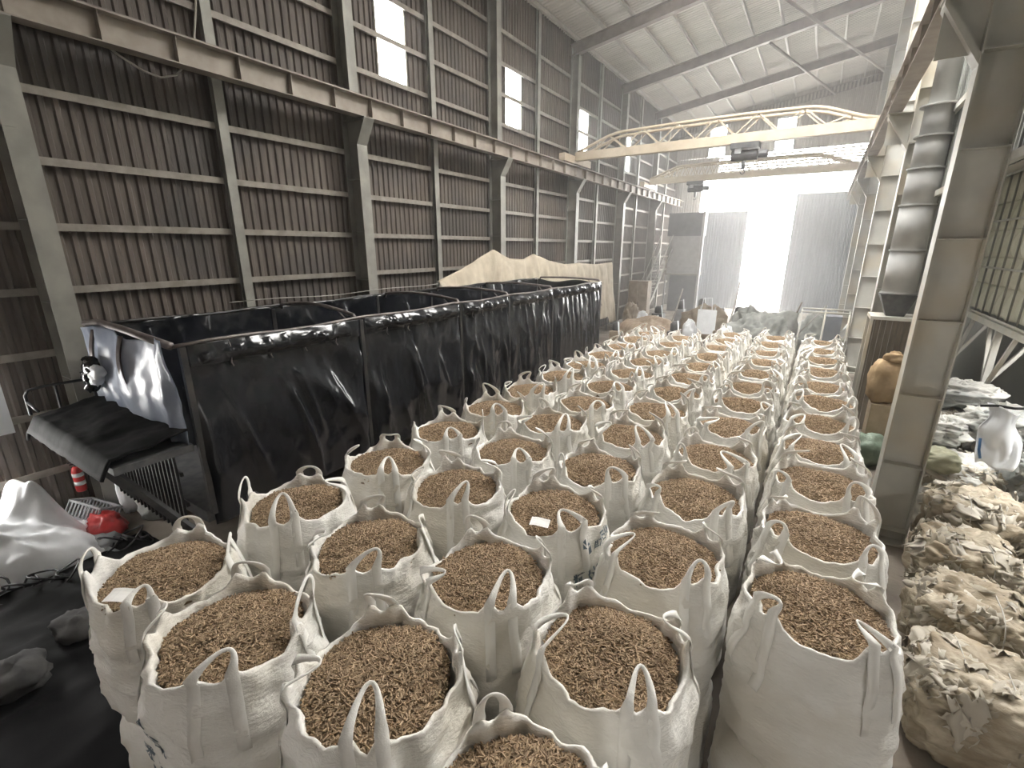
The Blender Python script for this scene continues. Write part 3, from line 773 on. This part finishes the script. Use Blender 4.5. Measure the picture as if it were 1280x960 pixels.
for (a0,a1,c0,c1) in ((-.27,.27,-.20,-.185),(-.27,.27,.185,.20),(-.27,-.255,-.2,.2),(.255,.27,-.2,.2)):
    q = MB(); q.box(a0,a1,c0,c1,-.17,-.08).box(a0-.01,a1+.01,c0-.01,c1+.01,.12,.15)
    L_ = max(a1-a0,c1-c0); n_ = int(L_/.06)
    for k in range(n_+1):
        if a1-a0 > c1-c0: xx = a0+(a1-a0)*k/n_; q.box(xx-.012,xx+.012,c0,c1,-.08,.12)
        else: yy = c0+(c1-c0)*k/n_; q.box(a0,a1,yy-.012,yy+.012,-.08,.12)
    bt(q).build('basket_side', M['grey_plastic'], bk)
single(rest(blob(-8.95,1.98,.16,.30,.22,.17,71,.35,2.4,30,18,1.8,.05),.005),'carrier_bag','red',(-8.95,1.98,0),'red and white carrier bag slumped on the floor under the trailer rack','bag')
single(rest(blob(-9.2,1.80,.10,.24,.18,.12,72,.35,2.4,30,18,1.8,.06),.005),'crumpled_bag','white',(-9.2,1.80,0),'crumpled white bag between the basket and the red bag','bag')
single(rest(blob(-8.72,1.80,.08,.30,.22,.10,74,.3,2.6,30,18,1.8,.05),.005),'grey_bag','grey_plastic',(-8.72,1.8,0),'flattened grey bag in front of the red carrier bag','bag')
single(rest(blob(-9.40,2.44,.40,.11,.11,.38,75,.3,2.4,24,18,1.8,.06),.005),'rag_bundle','white',(-9.40,2.44,0),'white bundle of rags standing behind the red carrier bag','rags')
single(rest(blob(-8.85,2.62,.30,.22,.18,.32,76,.3,2.4,24,18,1.8,.08),.005),'pale_sack','bale_w',(-8.85,2.62,0),'pale green-white sack standing behind the trailer rack bars','sack')
single(MB().grid(lambda u,v: (-8.95+.75*u+.1*v, 1.15+.55*v+.2*u, .02+.05*math.sin(u*3)*v+.02*nz(u*4,v*4,3)),14,10),'cardboard_sheet','grey_plastic',(-8.6,1.4,0),'flat pale sheet lying on the floor before the white plastic','sheet',thick=.01)
def hose(seed, cx, cy, n, rr, label, spread):
    r = random.Random(seed); pts = []
    for i in range(n*12):
        t = i/12*2*PI; d = i/(n*12)
        pts.append((cx+spread[0]*d+rr*(1+.3*math.sin(i*.37))*math.cos(t), cy+spread[1]*d+rr*.9*math.sin(t)*(1+.3*math.cos(i*.23)), .05+.10*(1+math.sin(i*.31+seed))+.05*math.sin(t*1.5)))
    single(MB().tube(pts,.014,6),'hose','rubber',(cx,cy,0),label,'hose','black hoses on the floor')
hose(3,-8.30,.50,7,.16,'black hose tangled along the near edge of the white plastic sheet',(.35,.85))
hose(5,-8.40,1.75,4,.15,'loose black hose looping across the floor before the trailer rack',(.25,.55))
fx = empty('fire_extinguisher', (-9.93,2.02,.46), 'red fire extinguisher hanging on the left wall beside the nearest column', 'extinguisher')
cyl = MB().lathe([(.062,0),(.075,.02),(.075,.36),(.06,.42),(.03,.45)],(-9.93,2.02,.46),20).build('cylinder', M['red'], fx, smooth=True)
MB().lathe([(.0765,.12),(.0765,.19)],(-9.93,2.02,.46),20).build('label_band', M['white'], cyl, smooth=True)
MB().lathe([(.0765,.27),(.0765,.34)],(-9.93,2.02,.46),20).build('label_band', M['white'], cyl, smooth=True)
MB().lathe([(.022,.44),(.022,.49)],(-9.93,2.02,.46),12).box(-9.94,-9.92,1.95,2.09,.95,.965).box(-9.94,-9.92,1.93,2.07,.985,1.0).build('valve', M['rubber'], fx)
MB().tube([(-9.93,2.06,.94),(-9.90,2.14,.90),(-9.88,2.15,.75),(-9.88,2.12,.62)],.011,6).build('discharge_hose', M['rubber'], fx, smooth=True)
MB().box(-10.09,-10.0,1.99,2.05,.6,.85).build('bracket', M['rubber'], fx)
single(MB().box(-10.10,-10.07,1.04,1.50,1.66,2.45),'wall_board','white',(-10.09,1.27,1.66),'white board fixed to the left wall at the picture edge','board',smooth=False)
def ground(u,v):
    x = -8.55+4.15*u; y = -2.2+4.5*v
    e = min(1,8*u,8*(1-u),8*v,8*(1-v))
    return (x+.05*nz(x*2,y*2,3), y+.05*nz(x*2,y*2,8), .012+e*(.05+.07*(1-2*abs(nz(x*1.4,y*1.4,6)))+.04*fbm(x*2,y*2,1,3)) if e > 0 else .012)
single(MB().grid(lambda u,v: (lambda p: (p[0],p[1],max(p[2],.012)))(ground(u,v)),70,70),'shade_tarp','matte',(-6.5,0,0),'black tarp left of the bags, its blackness standing in for the shaded floor','tarp',thick=.004)  # black tarp doubles as painted shade over the dark floor
single(rest(blob(-6.6,.98,.22,.26,.20,.13,81,.3,2.3,26,14),.10),'grey_sack','dim',(-6.6,.98,.1),'dim grey sack on the black tarp, farther of two','sack','grey sacks on the black tarp')
single(rest(blob(-6.25,.42,.22,.32,.24,.14,82,.3,2.3,26,14),.10),'grey_sack','dim',(-6.25,.42,.1),'dim grey sack on the black tarp, nearer of two','sack','grey sacks on the black tarp')
# hose hanging from the runway on the left wall
single(MB().tube([(-9.95,2.7,7.62),(-9.95,3.3,7.60),(-9.93,3.6,7.50),(-9.9,3.86,7.33),(-9.9,4.15,7.20),(-9.9,4.4,7.17),(-9.9,4.65,7.27),(-9.9,4.85,7.50),(-9.92,5.05,7.9),(-9.95,5.2,8.5),(-9.95,5.25,9.3),(-9.95,5.2,10.5)],.018,6),'hanging_cable','cable',(-9.9,4.4,7.17),'pale cable sagging below the crane runway at upper left','cable')

# ================================================================== RIGHT SIDE
def flaps(seed, cx, cy, cz, rx, ry, rz, n, e=3.2):
    r = random.Random(seed); b = MB()
    for _ in range(n):
        th = r.uniform(0,2*PI); ph = math.asin(r.uniform(-.15,1))
        s1 = lambda c: math.copysign(abs(c)**(2/e), c)
        d = Vector((s1(math.cos(ph))*s1(math.cos(th)), s1(math.cos(ph))*s1(math.sin(th)), s1(math.sin(ph))))
        p = Vector((cx+d.x*rx*.98, cy+d.y*ry*.98, cz+d.z*rz*.98))
        nrm = Vector((d.x**3/rx, d.y**3/ry, d.z**3/rz)).normalized()
        t = nrm.cross(Vector((r.gauss(0,1),r.gauss(0,1),r.gauss(0,1)))).normalized(); s_ = nrm.cross(t)
        L,Wd = r.uniform(.16,.5), r.uniform(.08,.26); lift = r.uniform(.005,.06); sd = r.uniform(0,99); cl = r.uniform(-1.5,1.5)
        def fn(u,v):
            q = p + t*L*(u-.5) + s_*Wd*(v-.5)*(1-.9*abs(u-.5)+.5*nz(u*4,sd,v)) + t*L*.25*nz(v*4,sd,u) + nrm*(.015+lift*(u**2)*(.6+.4*math.sin(v*3+cl)) + .05*nz(u*3+sd,v*3,sd) + .02*nz(u*8+sd,v*7,sd))
            return (q.x,q.y,max(q.z,.01))
        b.grid(fn,9,6)
    return b
BALES = [ # x y z0 w d h  material label
 (1.76,5.00,0,.50,.50,.43,'bale','rounded tan bale of compressed plastic, nearest on the right'),
 (1.92,6.14,0,.50,.50,.45,'bale','tan plastic bale just behind the nearest right-hand bale'),
 (2.08,7.28,0,.52,.50,.47,'bale','third tan plastic bale from the front along the bag rows'),
 (2.90,5.30,0,.46,.55,.34,'bale_w','low pale heap of plastic film at the lower right edge'),
 (3.05,6.45,0,.52,.50,.42,'bale_w','white and blue plastic bale at the right edge beside the second tan bale'),
 (3.22,7.58,0,.52,.52,.50,'bale','tan plastic bale at the right edge beside the third tan bale'),
 (2.36,8.44,0,.52,.52,.55,'bale','tan plastic bale standing behind the nearest right-hand column'),
 (3.48,8.74,0,.54,.54,.58,'bale','brown-topped plastic bale at the right, under the white sack pile'),
 (2.30,9.62,0,.55,.55,.60,'bale_w','pale plastic bale supporting the white clean sack'),
 (3.50,9.95,0,.58,.58,.68,'bale_w','tall pale plastic bale before the slanted green sheet'),
 (2.35,10.95,0,.58,.58,.80,'bale_w','grey-white plastic bale under the bag cage, farthest left'),
 (3.60,11.2,0,.60,.58,.85,'bale_w','tallest grey-white plastic bale at the back of the bale stack'),
]
for i,(x,y,z0,w,d,h,mt,lab) in enumerate(BALES):
    w,d = w*.95,d*.95
    root = empty('plastic_bale', (x,y,z0), lab, 'bale', 'bales of dirty plastic')
    rest(blob(x,y,z0+h*.97,w,d,h,300+i,.18,3.2,110,70,1.9,.055), z0+.005).build('bale_body', M[mt], root, smooth=True)
    f = flaps(500+i,x,y,z0+h*.97,w,d,h,70).build('loose_flaps', M['flap'], root, smooth=True, thick=.003); tag(f, kind='stuff')
    for q in (-.3,.3):
        pts = []
        for k in range(24):
            a = 2*PI*k/24; s1 = lambda c: math.copysign(abs(c)**(2/3.4), c)
            pts.append((x+q*w, y+s1(math.cos(a))*d*1.04, max(z0+.012, z0+h*.97+s1(math.sin(a))*h*1.05)))
        MB().tube(pts,.006,5,closed=True).build('binding_wire', M['cable'], root, smooth=True)
    if i == 4: MB().tube([(2.50,6.35,.84),(2.56,6.2,.90),(2.60,6.05,.88),(2.62,5.95,.78),(2.66,5.92,.6)],.016,6).build('blue_cord', M['blue'], root, smooth=True)
SACKS = [(2.08,10.1,1.38,.42,.36,.20,'crumpled white sack on top of the bale pile, beside the column'),(2.80,10.35,1.50,.48,.42,.24,'crumpled white sack in the middle of the bale pile'),
 (3.55,10.35,1.60,.48,.42,.22,'crumpled pinkish-white sack on the right of the bale pile'),(2.5,11.15,1.78,.55,.45,.20,'broad pale sack lying topmost on the bale pile'),(3.25,9.2,1.30,.40,.36,.18,'crumpled grey-white sack on the brown-topped bale')]
for i,(x,y,z,a,b_,c,lab) in enumerate(SACKS):
    a,b_ = a*.78,b_*.78; z += .06
    single(blob(x,y,z+.02,a,b_,c,400+i,.32,2.4,84,48,2.0,.13),'plastic_sack','bale_w',(x,y,z-c),lab,'sack','white sacks on the bale pile')
def drape(u,v):
    w = .40*(1-.22*math.exp(-((v-.22)/.16)**2))+.05*nz(v*3,u,7); z = 2.22-.80*v
    x = 2.46+w*(u-.5)+.06*v+.07*nz(v*2.5,1.5,u*.8)
    return (x, 8.98-.16*math.sin(PI*u)-.20*v+.10*(1-2*abs(nz(u*3.1+v,v*1.6,2)))*(.3+v), z+.06*math.sin(u*4+1)*(1-v)+.06*nz(u*3,4,5)*v)
ds = empty('clean_sack', (2.45,9.0,1.4), 'clean white sack hanging over the bales, with dark handle and blue edge', 'sack')
MB().grid(drape,22,26).build('sack_body', M['white'], ds, smooth=True, thick=.012)
MB().tube([(2.24,8.98,2.22),(2.38,8.90,2.27),(2.56,8.90,2.26),(2.76,8.98,2.27)],.02,6).build('handle', M['rubber'], ds, smooth=True)
MB().tube([(2.30,8.84,1.78),(2.31,8.80,1.62),(2.34,8.77,1.50)],.018,6).build('edge_stripe', M['blue'], ds, smooth=True)
single(blob(2.02,9.25,1.20,.26,.24,.17,431,.25,2.4,36,22,1.7,.04),'olive_sack','olive',(2.02,9.25,1.05),'olive green sack wedged beside the nearest right-hand column','sack')
single(rest(blob(1.38,11.6,.34,.28,.26,.34,433,.22,2.4,36,22,1.7,.05),.005),'green_sack','green',(1.38,11.6,0),'dark green sack on the floor between the rightmost bags and the tan sack','sack')
single(blob(3.45,8.25,1.12,.16,.14,.12,435,.2,2.6,24,16),'blue_scrap','blue',(3.45,8.25,1.0),'small blue plastic scrap on the brown-topped bale','scrap')
# tan sack on its block
single(MB().box(1.35,1.75,12.0,12.6,0,1.22),'packing_block','tan_block',(1.55,12.3,0),'tan block standing behind the nearest right-hand column, under a sack','block',smooth=False)
ts = empty('tan_sack', (1.50,12.25,1.22), 'standing tan bulk sack with tied neck on the tan block', 'sack')
blob(1.50,12.25,1.68,.27,.25,.47,441,.13,2.8,40,26,1.5,.035).build('sack_body', M['tan'], ts, smooth=True)
blob(1.58,12.2,2.20,.16,.12,.12,442,.5,2.2,24,14,2.2,.08).build('tied_neck', M['tan'], ts, smooth=True)
# duct
dk = empty('vertical_duct', (1.52,13.35,3.4), 'wide grey vertical duct in front of the second right-hand column', 'duct')
def ring(z0,z1,r): MB().lathe([(r,z0),(r,z1)],(1.52,13.35,0),32).build('duct_section', M['duct'], dk, smooth=True)
for z0,z1,r in ((3.45,4.35,.30),(4.35,5.25,.30),(5.25,5.95,.29),(5.95,6.55,.27),(6.55,7.1,.24),(7.1,9.6,.20)): ring(z0+.01,z1,r)
for z in (3.45,4.35,5.25,5.95,6.55,7.1): MB().lathe([(.325,z-.015),(.325,z+.015)],(1.52,13.35,0),32).build('flange_ring', M['duct'], dk)
MB().add([(1.2,13.05,3.42),(1.84,13.05,3.42),(1.84,13.65,3.42),(1.2,13.65,3.42),(1.38,13.2,2.95),(1.7,13.2,2.95),(1.7,13.5,2.95),(1.38,13.5,2.95)],[(0,1,2,3),(7,6,5,4),(0,4,5,1),(1,5,6,2),(2,6,7,3),(3,7,4,0)]).build('outlet_hopper', M['dark'], dk)
sp = empty('duct_stand', (1.55,13.4,0), 'steel stand with plank screen under the grey duct', 'stand')
MB().box(1.1,2.05,12.95,13.8,2.88,2.95).build('platform', M['column_r'], sp)
for x in (1.13,2.02):
    for y in (12.98,13.77): MB().box(x-.03,x+.03,y-.03,y+.03,0,2.88).build('leg', M['column_r'], sp)
for i in range(8): MB().box(1.16+i*.108,1.16+i*.108+.10,13.70,13.73,.1,2.86).build('plank', M['plank'], sp)
# bag cage
cg = empty('bag_cage', (3.05,11,0), 'steel rod cage on braced legs with pale padding bulging through, upper right', 'cage')
CY = [7.1+.55*i for i in range(16)]
for i in range(15):
    for j in range(5):
        y0,z0 = CY[i], 3.08+.56*j
        def fn(u,v):
            q = (math.sin(PI*u)*math.sin(PI*v))**.45
            return (3.16-(.15+.05*nz(i*1.7,j*2.3,1))*q, y0+.55*u, z0+.56*v-(.07+.05*nz(i*.7,j*1.3,5))*q)
        MB().grid(fn,10,10).build('padding_bulge', M['net_bag'], cg, smooth=True)
for y in CY: MB().tube([(3.02,y,3.0),(3.02,y,5.86)],.018,6).build('rod', M['column'], cg, smooth=True)
for z in (3.06,4.0,4.93,5.84): MB().tube([(2.99,7.1,z),(2.99,15.3,z)],.022,6).build('rod', M['column_r'], cg, smooth=True)
MB().box(2.96,3.08,7.1,15.4,2.90,3.02).build('bottom_rail', M['column_r'], cg)
for y in (15.1,12.3):
    MB().box(2.97,3.07,y-.05,y+.05,0,2.92).build('leg', M['column_r'], cg)
    MB().bar((3.02,y,1.7),(3.02,y-1.0,2.92),.06,.06).build('brace', M['column_r'], cg); MB().bar((3.02,y,1.7),(3.02,y+.6,2.92),.06,.06).build('brace', M['column_r'], cg)
    MB().bar((3.07,y,1.9),(3.6,y,2.92),.06,.06).build('brace', M['column_r'], cg)
MB().add([(3.18,7.1,3.0),(3.18,15.3,3.0),(3.18,15.3,5.85),(3.18,7.1,5.85),(3.26,7.1,3.0),(3.26,15.3,3.0),(3.26,15.3,5.85),(3.26,7.1,5.85)],[(0,1,2,3),(7,6,5,4),(0,4,5,1),(3,2,6,7)]).build('backing_sheet', M['sheet_right'], cg)
def slant(u,v):
    y = 9.0+6.6*u; return (4.0+2.6*v, y, 3.0-2.7*v+.10*(1-2*abs(nz(y*1.3,v*3,4)))+.05*fbm(y*2,v*4,2,3))
single(MB().grid(slant,60,24),'slanted_sheet','scrap',(5.2,12.3,.3),'grey-green sheet sloping down behind the bag cage legs','sheet',thick=.01)

# ================================================================== CRANES
def crane(y, zb, label, hoist_x, hl, dense):
    c = empty('overhead_crane', (-4.3,y,zb), label, 'crane', 'overhead travelling cranes')
    x0,x1 = -9.6,1.0
    MB().box(x0+.25,x1-.2,y-.14,y+.14,zb+.04,zb+.36).build('girder', M['crane'], c)
    for x in (x0+.12,x1-.12):
        ec = MB().box(x-.13,x+.13,y-1.1,y+1.5,7.80,8.08).build('end_carriage', M['crane'], c)
        for yy in (y-.9,y+1.3): 
            w = MB().lathe([(.12,-.05),(.12,.05)],(0,0,0),18); w.v = [(x+cc, yy+a, 7.90+b_) for a,b_,cc in w.v]; w.build('wheel', M['dark'], ec)
    yb = y+.65
    def arch(x):
        t = (x-x0)/(x1-x0); e = min(t,1-t)
        return zb+.36+.50*sm(0,.2,e)+.12*math.sin(PI*t)
    n = 44 if dense else 30
    xs_ = [x0+.3+(x1-x0-.5)*i/n for i in range(n+1)]
    for yy in (y,yb):
        for a,b_ in zip(xs_,xs_[1:]): pass
        MB().tube([(x,yy,arch(x)) for x in xs_],.055,8).build('top_chord', M['crane'], c, smooth=True)
    MB().bar((x0+.3,yb,zb+.3),(x1-.2,yb,zb+.3),.12,.12).build('walkway_chord', M['crane'], c)
    step = 1 if dense else 2
    for i in range(0,n-step+1,step):
        a,b_ = xs_[i],xs_[i+step]
        up = (i//step)%2
        for yy,zz in ((y,zb+.36),(yb,zb+.34)):
            MB().bar((a,yy,zz if up else arch(a)),(b_,yy,arch(b_) if up else zz),.04,.04).build('lattice_bar', M['crane'], c)
        if i % (2*step) == 0: MB().bar((a,y,arch(a)),(a,yb,arch(a)),.04,.04).build('cross_tie', M['crane'], c)
    h = empty('hoist_trolley', (hoist_x,y,zb-.62), hl, 'hoist', 'crane hoists')
    MB().box(hoist_x-.45,hoist_x+.45,y-.30,y+.30,zb-.14,zb+.0395).build('trolley_frame', M['dark'], h)
    d = MB().lathe([(.16,-.42),(.18,-.40),(.18,.40),(.16,.42)],(0,0,0),20); d.v = [(hoist_x+cc, y+a, zb-.34+b_) for a,b_,cc in d.v]; d.build('drum', M['dark'], h, smooth=False)
    d = MB().lathe([(.12,0),(.13,.02),(.13,.26),(.10,.30)],(0,0,0),18); d.v = [(hoist_x+.44+cc, y+a, zb-.34+b_) for a,b_,cc in d.v]; d.build('motor', M['dark'], h)
    MB().box(hoist_x-.06,hoist_x+.06,y-.05,y+.05,zb-.78,zb-.52).build('hook_block', M['dark'], h)
    MB().tube([(hoist_x,y,zb-.78)]+[(hoist_x+.07*math.sin(a),y,zb-.87-.07*math.cos(a)*-1) for a in [PI*q/6 for q in range(0,10)]],.018,6).build('hook', M['dark'], h, smooth=True)
    MB().box(hoist_x-.30,hoist_x-.1,y-.25,y-.1,zb-.30,zb-.10).build('control_box', M['grey_plastic'], h)
crane(19.6, 7.86, 'nearer overhead crane with plain box girder and arched top truss', -2.85, 'dark hoist trolley under the nearer crane', False)
crane(29.9, 7.98, 'farther overhead crane with dense lattice truss before the doorway', -6.7, 'dark hoist trolley under the farther crane', True)

# ================================================================== FAR END
cb = empty('mezzanine_room', (-8.0,35,0), 'two-storey grey site room with dark lower opening beside the far left wall', 'room')
MB().box(-9.15,-6.85,34,35.0,5.15,6.62).build('upper_fascia', M['cabin_dark'], cb)
for i in range(5): MB().box(-8.98,-6.98,34.02,34.06,2.72+i*.485,2.72+i*.485+.47).build('wall_panel', M['cabin'], cb)
MB().box(-9.0,-6.95,34.06,35.0,2.7,5.15).build('room_core', M['cabin'], cb)
MB().box(-9.1,-6.9,33.9,35.0,2.58,2.70).build('floor_slab', M['column'], cb)
MB().box(-6.95,-6.80,33.9,34.05,0,6.7).build('corner_post', M['cabin'], cb)
MB().box(-9.1,-9.0,33.9,34.0,0,2.6).build('corner_post', M['cabin'], cb)
MB().box(-8.98,-6.95,34.85,34.95,0,2.58).build('opening_shade_panel', M['cabin_dark'], cb)  # dark colour stands for the shade inside the open lower storey
st = empty('steel_staircase', (-9.4,31,0), 'steel staircase with handrails climbing to the site room', 'staircase')
S0,S1 = Vector((-9.55,28.6,0)),Vector((-9.55,33.9,4.2))
for dx in (0,.8):
    MB().bar(S0+Vector((dx,0,.1)),S1+Vector((dx,0,.1)),.05,.20).build('stringer', M['column'], st)
    MB().tube([S0+Vector((dx,0,1.0)),S1+Vector((dx,0,1.0))],.022,6).build('handrail', M['purlin'], st, smooth=True)
    for q in (0,.25,.5,.75,1): p = S0.lerp(S1,q)+Vector((dx,0,0)); MB().tube([p,p+Vector((0,0,1.0))],.018,6).build('baluster', M['purlin'], st, smooth=True)
for i in range(20):
    p = S0.lerp(S1,(i+.5)/20); MB().box(p.x,p.x+.8,p.y-.12,p.y+.12,p.z+.1,p.z+.12).build('tread', M['purlin'], st)
mc = empty('tall_cabinet', (-8.7,27.3,0), 'tall olive-grey machine cabinet at the foot of the staircase', 'cabinet')
MB().box(-9.25,-8.12,27.0,27.7,.1,2.55).build('body', M['rust'], mc, bevel=.02)
MB().box(-9.18,-8.70,26.97,27.0,.2,2.45).build('cabinet_door', M['rust'], mc); cd_ = MB().box(-8.66,-8.19,26.97,27.0,.2,2.45).build('cabinet_door', M['rust'], mc)
MB().box(-8.64,-8.61,26.94,26.97,1.2,1.4).build('handle', M['dark'], cd_); MB().box(-9.25,-8.12,27.0,27.7,0,.1).build('plinth', M['dark'], mc)
single(rest(blob(-6.6,22.5,.15,1.5,1.7,.95,601,.25,2.0,48,24,1.6,.04),.005),'pellet_heap','heap',(-6.6,22.5,0),'low brown heap of loose material behind the farthest bags','heap')
single(rest(blob(-1.9,24.0,.25,1.35,1.3,1.25,602,.35,2.1,80,44,1.9,.12),.005),'tarp_heap','scrap',(-1.9,24.0,0),'grey-green heap of crumpled tarps in front of the bright doorway','heap')
single(rest(blob(-4.6,25.4,.30,.95,.8,1.15,603,.35,2.1,44,24,1.8,.10),.005),'scrap_heap','rust',(-4.2,25.6,0),'brown heap of scrap beside the white notice board','heap')
nb = empty('notice_board', (-3.85,22,0), 'white board propped upright behind the farthest bags', 'board')
MB().box(-4.28,-3.50,21.95,22.0,.7,1.78).build('panel', M['white'], nb); 
for x in (-4.2,-3.58): MB().box(x-.02,x+.02,22.0,22.04,0,1.9).build('leg', M['cabin'], nb)
MB().tube([(-4.15,21.97,1.75),(-4.10,21.97,2.25),(-3.75,21.97,2.3),(-3.7,21.97,1.75)],.02,6).build('top_hoop', M['white'], nb, smooth=True)
fr = empty('brown_crate', (-2.35,17,0), 'brown crate with upright posts right behind the second row from right', 'crate')
MB().box(-2.75,-1.95,16.6,17.4,0,1.45).build('crate_body', M['tan_block'], fr)
for x in (-2.65,-2.05): MB().box(x-.03,x+.03,16.58,16.64,1.45,1.75).build('post', M['rust'], fr)
MB().box(-2.7,-2.0,16.58,16.62,1.66,1.72).build('cross_bar', M['rust'], fr)
single(rest(blob(.25,27.0,.2,.75,1.1,.95,605,.35,2.1,60,32,1.9,.12),.005),'film_heap','scrap',(.25,27,0),'grey heap of film at the foot of the right door leaf','heap')
single(rest(blob(-8.4,25.4,.2,.45,.55,1.1,606,.3,2.2,60,32,1.9,.10),.005),'sack_heap','rust',(-8.4,25.4,0),'brown stacked heap below the tall cabinet','heap')
for i_,(x_,y_,lab_) in enumerate(((-4.7,22.6,'white sack standing between the brown heap and the notice board'),(-7.55,24.6,'white sack leaning against the tall cabinet'),(-3.0,21.6,'white sack standing right of the notice board'))):
    single(rest(blob(x_,y_,.55,.28,.26,.58,620+i_,.2,2.5,40,26,1.8,.07),.005),'white_sack','white',(x_,y_,0),lab_,'sack')
for i_,(a_,b_,lab_) in enumerate((((-6.4,25.5,0),(-6.0,26.2,2.3),'steel pipe leaning on the grey motor housing'),((-3.7,26.9,0),(-3.4,27.4,2.8),'tall steel pipe standing before the left door leaf'),((-.4,25.0,.6),(.5,25.4,1.9),'bent pipe sticking up beside the tarp heap'))):
    single(MB().tube([a_,Vector(a_).lerp(Vector(b_),.5)+Vector((.05,0,.05)),b_],.035,8),'steel_pipe','purlin',a_,lab_,'pipe')
rr = random.Random(9)
JUNK = [(-7.05,25.3,.5,.9,'rust','rusty machine block beside the tall cabinet'),(-7.2,26.3,.6,1.3,'dark','dark machine housing below the site room'),(-6.2,27.0,.5,1.6,'grey_plastic','grey motor housing below the site room'),(-5.2,27.5,.55,1.7,'cabin','pale control cabinet before the left door leaf'),(-4.2,28.0,.4,1.2,'rust','low rusty machine before the left door leaf'),(-7.3,20.0,.45,1.2,'rust','small rusty pump behind the row beside the trailer'),(-5.9,19.6,.4,1.1,'cabin','pale pump behind the second row from left'),(-4.9,20.6,.5,1.35,'dark','dark gearbox just left of the white notice board'),(-3.2,26.5,.5,1.5,'scrap','grey-green machine right of the white notice board')]
for i,(x,y,w,h,mt,lab) in enumerate(JUNK):
    root = empty('machine', (x,y,0), lab, 'machine', 'machines at the far end')
    MB().box(x-w/2,x+w/2,y-w/2,y+w/2,0,h*.7).build('housing', M[mt], root, bevel=.03)
    MB().lathe([(w*.32,0),(w*.36,.03),(w*.36,h*.22),(w*.2,h*.3)],(x,y,h*.7),18).build('drum', M['dark'], root, smooth=True)
    MB().tube([(x+w*.4,y-w*.4,h*.2),(x+w*.55,y-w*.6,h*.6),(x+w*.3,y-w*.3,h*1.05)],.03,6).build('pipe', M['white'], root, smooth=True)
MB_ = MB().tube([(-.9,24.2,.9),(-.55,24.3,1.7),(-.45,24.3,2.1)],.035,6)
single(MB_,'leaning_pole','plank',(-.7,24.2,.9),'pole sticking out of the grey-green tarp heap','pole')
gr = empty('guard_frame', (.6,20,0), 'pale guard rail frame by the right door leaf', 'railing')
for z in (2.30,2.18): MB().tube([(-.35,20,z),(1.15,20,z)],.03,6).build('rail', M['column_r'], gr, smooth=True)
for x in (-.32,.4,1.12): MB().tube([(x,20,0),(x,20,2.3)],.03,6).build('post', M['column_r'], gr, smooth=True)
bn = empty('feed_machine', (.68,20.8,0), 'dark blue-grey feed machine with slanted chute behind the guard rail', 'machine')
MB().box(.45,.95,20.5,21.1,0,2.0).build('housing', M['cabin_dark'], bn)
MB().add([(.9,20.5,1.25),(1.0,20.5,1.05),(1.0,21.0,1.05),(.9,21.0,1.25),(1.16,20.5,1.75),(1.16,20.5,1.5),(1.16,21.0,1.5),(1.16,21.0,1.75)],[(0,1,2,3),(7,6,5,4),(0,4,5,1),(1,5,6,2),(2,6,7,3),(3,7,4,0)]).build('chute', M['duct'], bn)
#==END==

# ---- haze volume filling the hall, denser towards the door to imitate lens glare
hz = bpy.data.materials.new('glare_haze'); hz.use_nodes = True; nt = hz.node_tree; nt.nodes.remove(nt.nodes['Principled BSDF'])
vs_ = nt.nodes.new('ShaderNodeVolumeScatter'); vs_.inputs['Density'].default_value = .006; vs_.inputs['Anisotropy'].default_value = .25; vs_.inputs['Color'].default_value = (1,.97,.94,1)
hg = nt.nodes.new('ShaderNodeNewGeometry'); hx = nt.nodes.new('ShaderNodeSeparateXYZ'); hm = nt.nodes.new('ShaderNodeMapRange')
for i_,v_ in ((1,6.0),(2,34.0),(3,.0010),(4,.023)): hm.inputs[i_].default_value = v_
nt.links.new(hg.outputs['Position'], hx.inputs[0]); nt.links.new(hx.outputs['Y'], hm.inputs[0]); nt.links.new(hm.outputs[0], vs_.inputs['Density'])
nt.links.new(vs_.outputs[0], nt.nodes['Material Output'].inputs['Volume'])
hb = MB().box(-10.75,9.3,YBACK-.35,39.2,-.15,15.6).build('glare_veil', hz, base=(0,17,0)); tag(hb, 'pale haze filling the hall, standing in for glare around the door', kind='stuff'); hb.display_type = 'WIRE'
